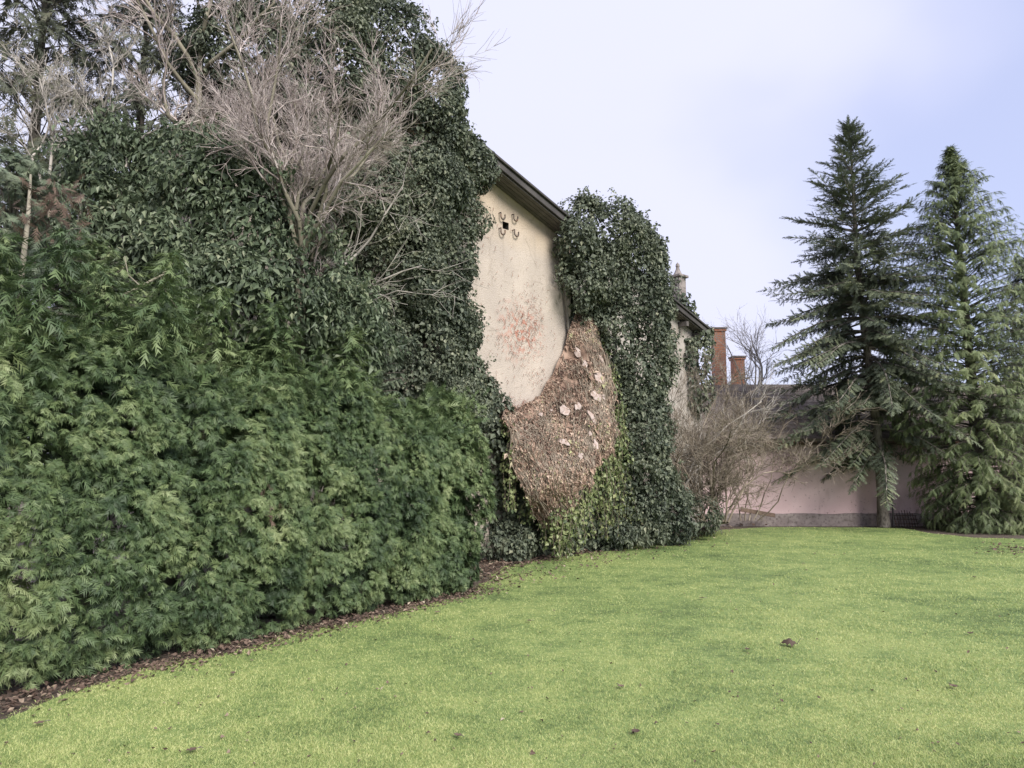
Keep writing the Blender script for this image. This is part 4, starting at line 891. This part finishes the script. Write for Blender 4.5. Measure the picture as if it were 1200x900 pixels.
for _ in range(105):
    v = rng.random(); p, _, _, n = mat_frame(A([rng.uniform(.93, 1.)]), A([v])); strand(p[0] + n[0] * rng.uniform(-.1, .12) + S_AX * rng.uniform(-.05, .22), rng.uniform(.25, .8), 40, .075)
for (px_, n_, y0, y1) in ((645, 6, 600, 640), (662, 14, 585, 648), (672, 10, 580, 630), (705, 12, 555, 632), (722, 16, 520, 630), (730, 12, 470, 620), (618, 6, 590, 612), (600, 4, 520, 600)):
    for _ in range(n_):
        p = w1(px_ + rng.normal() * 4, y0 + rng.uniform(-8, 12), .55 + rng.normal() * .08); q = w1(px_, y1, .55); strand(p, p[2] - max(q[2], .06), 34, .072)
for _ in range(60):
    v = rng.random(); p, _, _, n = mat_frame(A([rng.uniform(0, .04)]), A([v])); strand(p[0], rng.uniform(.08, .3), 36, .065)
fo.build('green_strands', M['ivy_pale'], mat_root)
nS = len(P0); seg_mesh('strand_stems', P0, P1, np.full(nS, .005), np.full(nS, .005), M['twig_brown'], mat_root, 3)

# ================================================================== RIGHT-HAND BARE SHRUBS
Y = 16.6
bare('bare_shrub', 'dense rounded brown bare shrub in front of the pink wall', gnd(825, 612),
     [st((818 + i * 3.2, 612), (772 + i * 9.8, 450 + abs(i - 5) * 8 + 14 * math.sin(i * 2.1)), Y + .1 * math.sin(i * 3), Y + .5 * math.sin(i * 1.7), 0, .024) for i in range(12)] + [st((826, 612), q_, Y, Y - .5 + .2 * k_, 0, .02) for k_, q_ in enumerate(((765, 560), (775, 520), (800, 560), (850, 570)))],
     [(8, 11, .36, .8), (5, 8, .55, .75), (3, 6, .6, .7), (2, 0, 0, 0)], M['twig_brown'], 51, trop=.05, wander=.2, kmin=.08, rmin=.005)
bare('bare_shrub', 'leggy dark twigged bare shrub before the neighbour house wall', gnd(785, 620),
     [st((785, 615), (770, 400), 16.2, 16.2, 0, .03), st((787, 615), (800, 420), 16.2, 16.4, 0, .028), st((790, 610), (815, 430), 16.2, 16.4, 0, .025), st((783, 610), (785, 460), 16.2, 16.0, 0, .02)],
     [(8, 8, .35, .55), (5, 5, .55, .6), (4, 3, .6, .5), (3, 0, 0, 0)], M['twig_grey'], 52, trop=.06)
bare('bare_tree', 'slender bare tree with thin upright twigs against the sky beside the chimneys', at(885, 600, 22.5) * A([1, 1, 0]),
     [st((886, 480), (876, 380), 22.5, 22.5, 0, .05), st((886, 490), (900, 385), 22.5, 22.5, 0, .04), st((884, 500), (915, 400), 22.5, 22.3, 0, .035), st((884, 500), (860, 400), 22.5, 22.6, 0, .035)],
     [(7, 8, .45, .5), (5, 5, .55, .5), (4, 3, .6, .5), (3, 0, 0, 0)], M['twig_grey'], 53, 'tree')
bare('bare_shrub', 'thin brown bare shrub spreading along the eaves of the pink outbuilding', at(905, 600, 19.9) * A([1, 1, 0]),
     [st((868 + i * 5, 610), (866 + i * 17, 474 + 8 * (i % 3)), 19.7, 19.6, 0, .018) for i in range(5)],
     [(8, 10, .35, .65), (5, 7, .55, .6), (4, 5, .6, .6), (3, 0, 0, 0)], M['twig_brown'], 54, trop=.05, kmin=.45, rmin=.006)
root = empty('roof_ivy', local2(ct) * 0 + at(800, 380, 19.5) * A([1, 1, 0])); tag(root, 'ivy climbing over the neighbour house verge and chimney foot', 'ivy')
leafy_mass('foliage', [lb(797, 362, 19.7, 11, 14, .35), lb(806, 375, 19.5, 8, 10, .3), lb(817, 415, 19.2, 15, 25, .25), lb(818, 455, 19.2, 15, 28, .25), lb(822, 392, 19.4, 12, 10, .25)], M['ivy'], IVY, 30, 14, .18, .1, root, bump=.1)

# ================================================================== CONIFERS ON THE RIGHT
b = gnd(1036, 617.5); H = at(990, 146, b[1])[2]
root = empty('spruce_tree', b); tag(root, 'tall dark spruce with bare lower trunk before the pink wall', 'tree')
spruce(root, b, H, (-.42, 0), ([0, .14, .3, .45, .62, .8, .92, 1], [2.2, 2.6, 2.85, 2.7, 2.15, 1.25, .50, .06]), 2.15, M['spruce'], True, 7, 1.6, (3.0, .8), .44)
b = at(1153, 600, 19.0); b[2] = 0; H = at(1118, 172, 19.0)[2]
root = empty('cypress_tree', b); tag(root, 'dense drooping green cypress reaching the ground at the right edge', 'tree')
cypress(root, b, H, ([0, .08, .18, .3, .5, .7, .85, .95, 1], [1.3, 1.5, 1.95, 2.3, 2.15, 1.5, .85, .24, .03]), M['cypress'], 61, 1350, .215, 25, (-.2, 0), .02, .06)
b = at(1225, 600, 20.6); b[2] = 0
root = empty('cypress_tree', b); tag(root, 'darker conifer half hidden behind the green cypress at the right border', 'tree')
cypress(root, b, 7.6, ([0, .1, .5, .8, 1], [2.0, 2.0, 1.6, .9, .1]), M['spruce'], 62, 420, .42, 14, (0, 0), .04, .3)

# ================================================================== SMALL THINGS
a, c = gnd(872, 609.5) + A([0, -.15, .42]), gnd(905, 612) + A([0, .3, .26])
a, c = at(868, 597, 19.6), at(908, 604, 19.9)
o = box('wooden_plank', (a + c) / 2, nrm(c - a), nrm(np.cross(UZ, c - a)), nrm(np.cross(c - a, np.cross(UZ, c - a))), (np.linalg.norm(c - a) / 2, .02, .055), M['wood_plank'], None, .004); tag(o, 'old brown plank leaning on the leaf heap at the pink wall', 'plank')
p = gnd(1047, 617.5); pts = [p, p + A([.01, 0, .4]), p + A([0, 0, .85])]
o = tube_obj('wooden_stake', pts, [.024, .022, .02], M['wood_grey'], None, 7, .1); tag(o, 'thin grey stake standing right of the spruce trunk', 'stake')
root = empty('iron_grille', gnd(1063, 616)); tag(root, 'small dark iron grille leaning on the pink wall beside the stake', 'grille')
gx0, gx1 = at(1051, 610, 19.7)[0], at(1076, 610, 19.7)[0]; Yg = 19.72
for i in range(9):
    x = gx0 + (gx1 - gx0) * i / 8; hgt = .30 + .14 * math.sin(math.pi * i / 8); tube_obj('bar', [(x, Yg, 0), (x, Yg + .12, hgt)], [.009, .009], M['iron'], root, 5)
for h in (.08, .2, .30): tube_obj('rail', [(gx0 - .03, Yg - .012 + .36 * h, h), (gx1 + .03, Yg - .012 + .36 * h, h)], [.011, .011], M['iron'], root, 5)

# leaf litter along the hedge foot, the ivy foot and the heap by the pink wall
def litter(name, label, P, size, tilt=.35):
    fo = Foliage(); m = len(P); a = rng.uniform(0, 2 * math.pi, m); d = np.stack([np.cos(a), np.sin(a), rng.normal(size=m) * tilt], 1)
    fo.add_var(LITTER, P, d, UZ + rng.normal(size=(m, 3)) * tilt, size * rng.uniform(.5, 1.4, m), .45 + rng.normal(size=m) * .25); o = fo.build(name, M['litter']); tag(o, label, 'leaf litter', kind='stuff')
w = rng.uniform(0, HL + .5, 2700); off = rng.normal(size=2700) * .15 + .07; P = HA + hdir * w[:, None] + hout * off[:, None]; P[:, 2] = .012
litter('leaf_litter', 'reddish brown fallen leaves along the foot of the hedge', P, .04)
ib = [gnd(*q) for q in ((585, 662), (640, 652), (700, 642), (770, 632), (820, 624))]; t = rng.random(2400) * 3.999; k = t.astype(int); f = (t - k)[:, None]; P = A(ib)[k] * (1 - f) + A(ib)[k + 1] * f
P = P + N_AX * (rng.normal(size=2400) * .28)[:, None]; P[:, 2] = .012; litter('leaf_litter', 'brown fallen leaves along the foot of the ivy', P, .06)
c = gnd(866, 613); n_ = 900; P = c + np.stack([rng.normal(size=n_) * .42, rng.normal(size=n_) * .35, np.zeros(n_)], 1); P[:, 2] = .36 * np.exp(-(((P - c)[:, :2] / .45) ** 2).sum(1)) * rng.random(n_) ** .4 + .01
litter('leaf_heap', 'heap of brown fallen leaves against the pink wall corner', P, .085, .6)
n_ = 500; P = A([gnd(576 + rng.normal() * 12, 668 + rng.normal() * 8) for _ in range(n_)]); P[:, 2] = .012; litter('leaf_litter', 'brown fallen leaves round the far end of the hedge', P, .05)
n_ = 420; px_ = rng.uniform(560, 860, n_); P = A([gnd(x, 690 - (x - 560) * .235 + abs(rng.normal()) * 9 - 6) for x in px_]); P[:, 2] = .03; litter('leaf_litter', 'scattered brown leaves on the lawn edge before the ivy', P, .05)
n_ = 110; P = A([gnd(1180 + rng.normal() * 22, 645 + rng.normal() * 4) for _ in range(n_)]); P[:, 2] = .03; litter('leaf_litter', 'patch of pale fallen leaves on the lawn before the cypress', P, .06)

def fallen_leaf(px, py, size, tint, rz, label, group=None, curl=.5, lift=.018):
    p = gnd(px, py) + UZ * lift; n = 9; V, T = [], []
    wprof = [0, .22, .36, .42, .40, .33, .24, .12, 0]
    for i in range(n):
        y = i / (n - 1); z = curl * (abs(y - .45) ** 1.6) * .9 + .04 * math.sin(i * 2.3)
        for s in (-1, -.5, 0, .5, 1):
            x = wprof[i] * s * (1 + .18 * (-1) ** i * abs(s)); V.append((x * (1 - .35 * abs(curl) * abs(s)), y - .5, z + curl * .55 * abs(x) ** 1.3 * 1.6))
    for i in range(n - 1):
        for j in range(4): a_ = i * 5 + j; T += [(a_, a_ + 1, a_ + 6), (a_, a_ + 6, a_ + 5)]
    V = A(V) * size; cz, s_ = math.cos(rz), math.sin(rz); V = np.stack([V[:, 0] * cz - V[:, 1] * s_, V[:, 0] * s_ + V[:, 1] * cz, V[:, 2]], 1)
    root = empty('fallen_leaf', p); tag(root, label, 'leaf', group)
    tri_mesh('blade', V + p, A(T), M['litter'], root, np.full(len(V), tint), True)
    sd = A([-math.sin(rz), math.cos(rz), 0]); tube_obj('stalk', [p - sd * size * .5 + UZ * size * curl * .25, p - sd * size * .7 + UZ * .01, p - sd * size * .9 + UZ * .004], [.003, .0025, .002], M['bark'], root, 5)
fallen_leaf(924, 758, .15, .22, 1.0, 'large curled dark brown leaf lying alone on the lawn', None, -1.1, .075)
sm = [(273, 792), (536, 866), (745, 862), (728, 808), (224, 884), (955, 650), (990, 650), (1142, 678), (942, 662), (1118, 808), (822, 703), (876, 764), (1137, 745), (45, 852), (512, 720), (620, 730)]
for i, (x, y) in enumerate(sm): fallen_leaf(x, y, .055 + .02 * rng.random(), .25 + .4 * rng.random(), rng.uniform(0, 6), 'small brown leaf lying flat on the lawn', 'small fallen leaves on the lawn', .35, .022)
n_ = 420; P = A([gnd(rng.uniform(-20, 1220), 640 + 270 * rng.random() ** 1.3) for _ in range(n_)]); P = P[inside(P[:, :2], LAWN)]; P[:, 2] = .016; litter('leaf_litter', 'tiny dry leaf scraps strewn thinly all over the lawn', P, .026)
for o in bpy.data.objects:                              # joined pieces too small to pick apart
    if o.parent is not None and o.name.split('.')[0] in ('twigs', 'branches', 'dry_leaves', 'dry_stems', 'green_strands', 'strand_stems', 'dead_sprays'): o['kind'] = 'stuff'
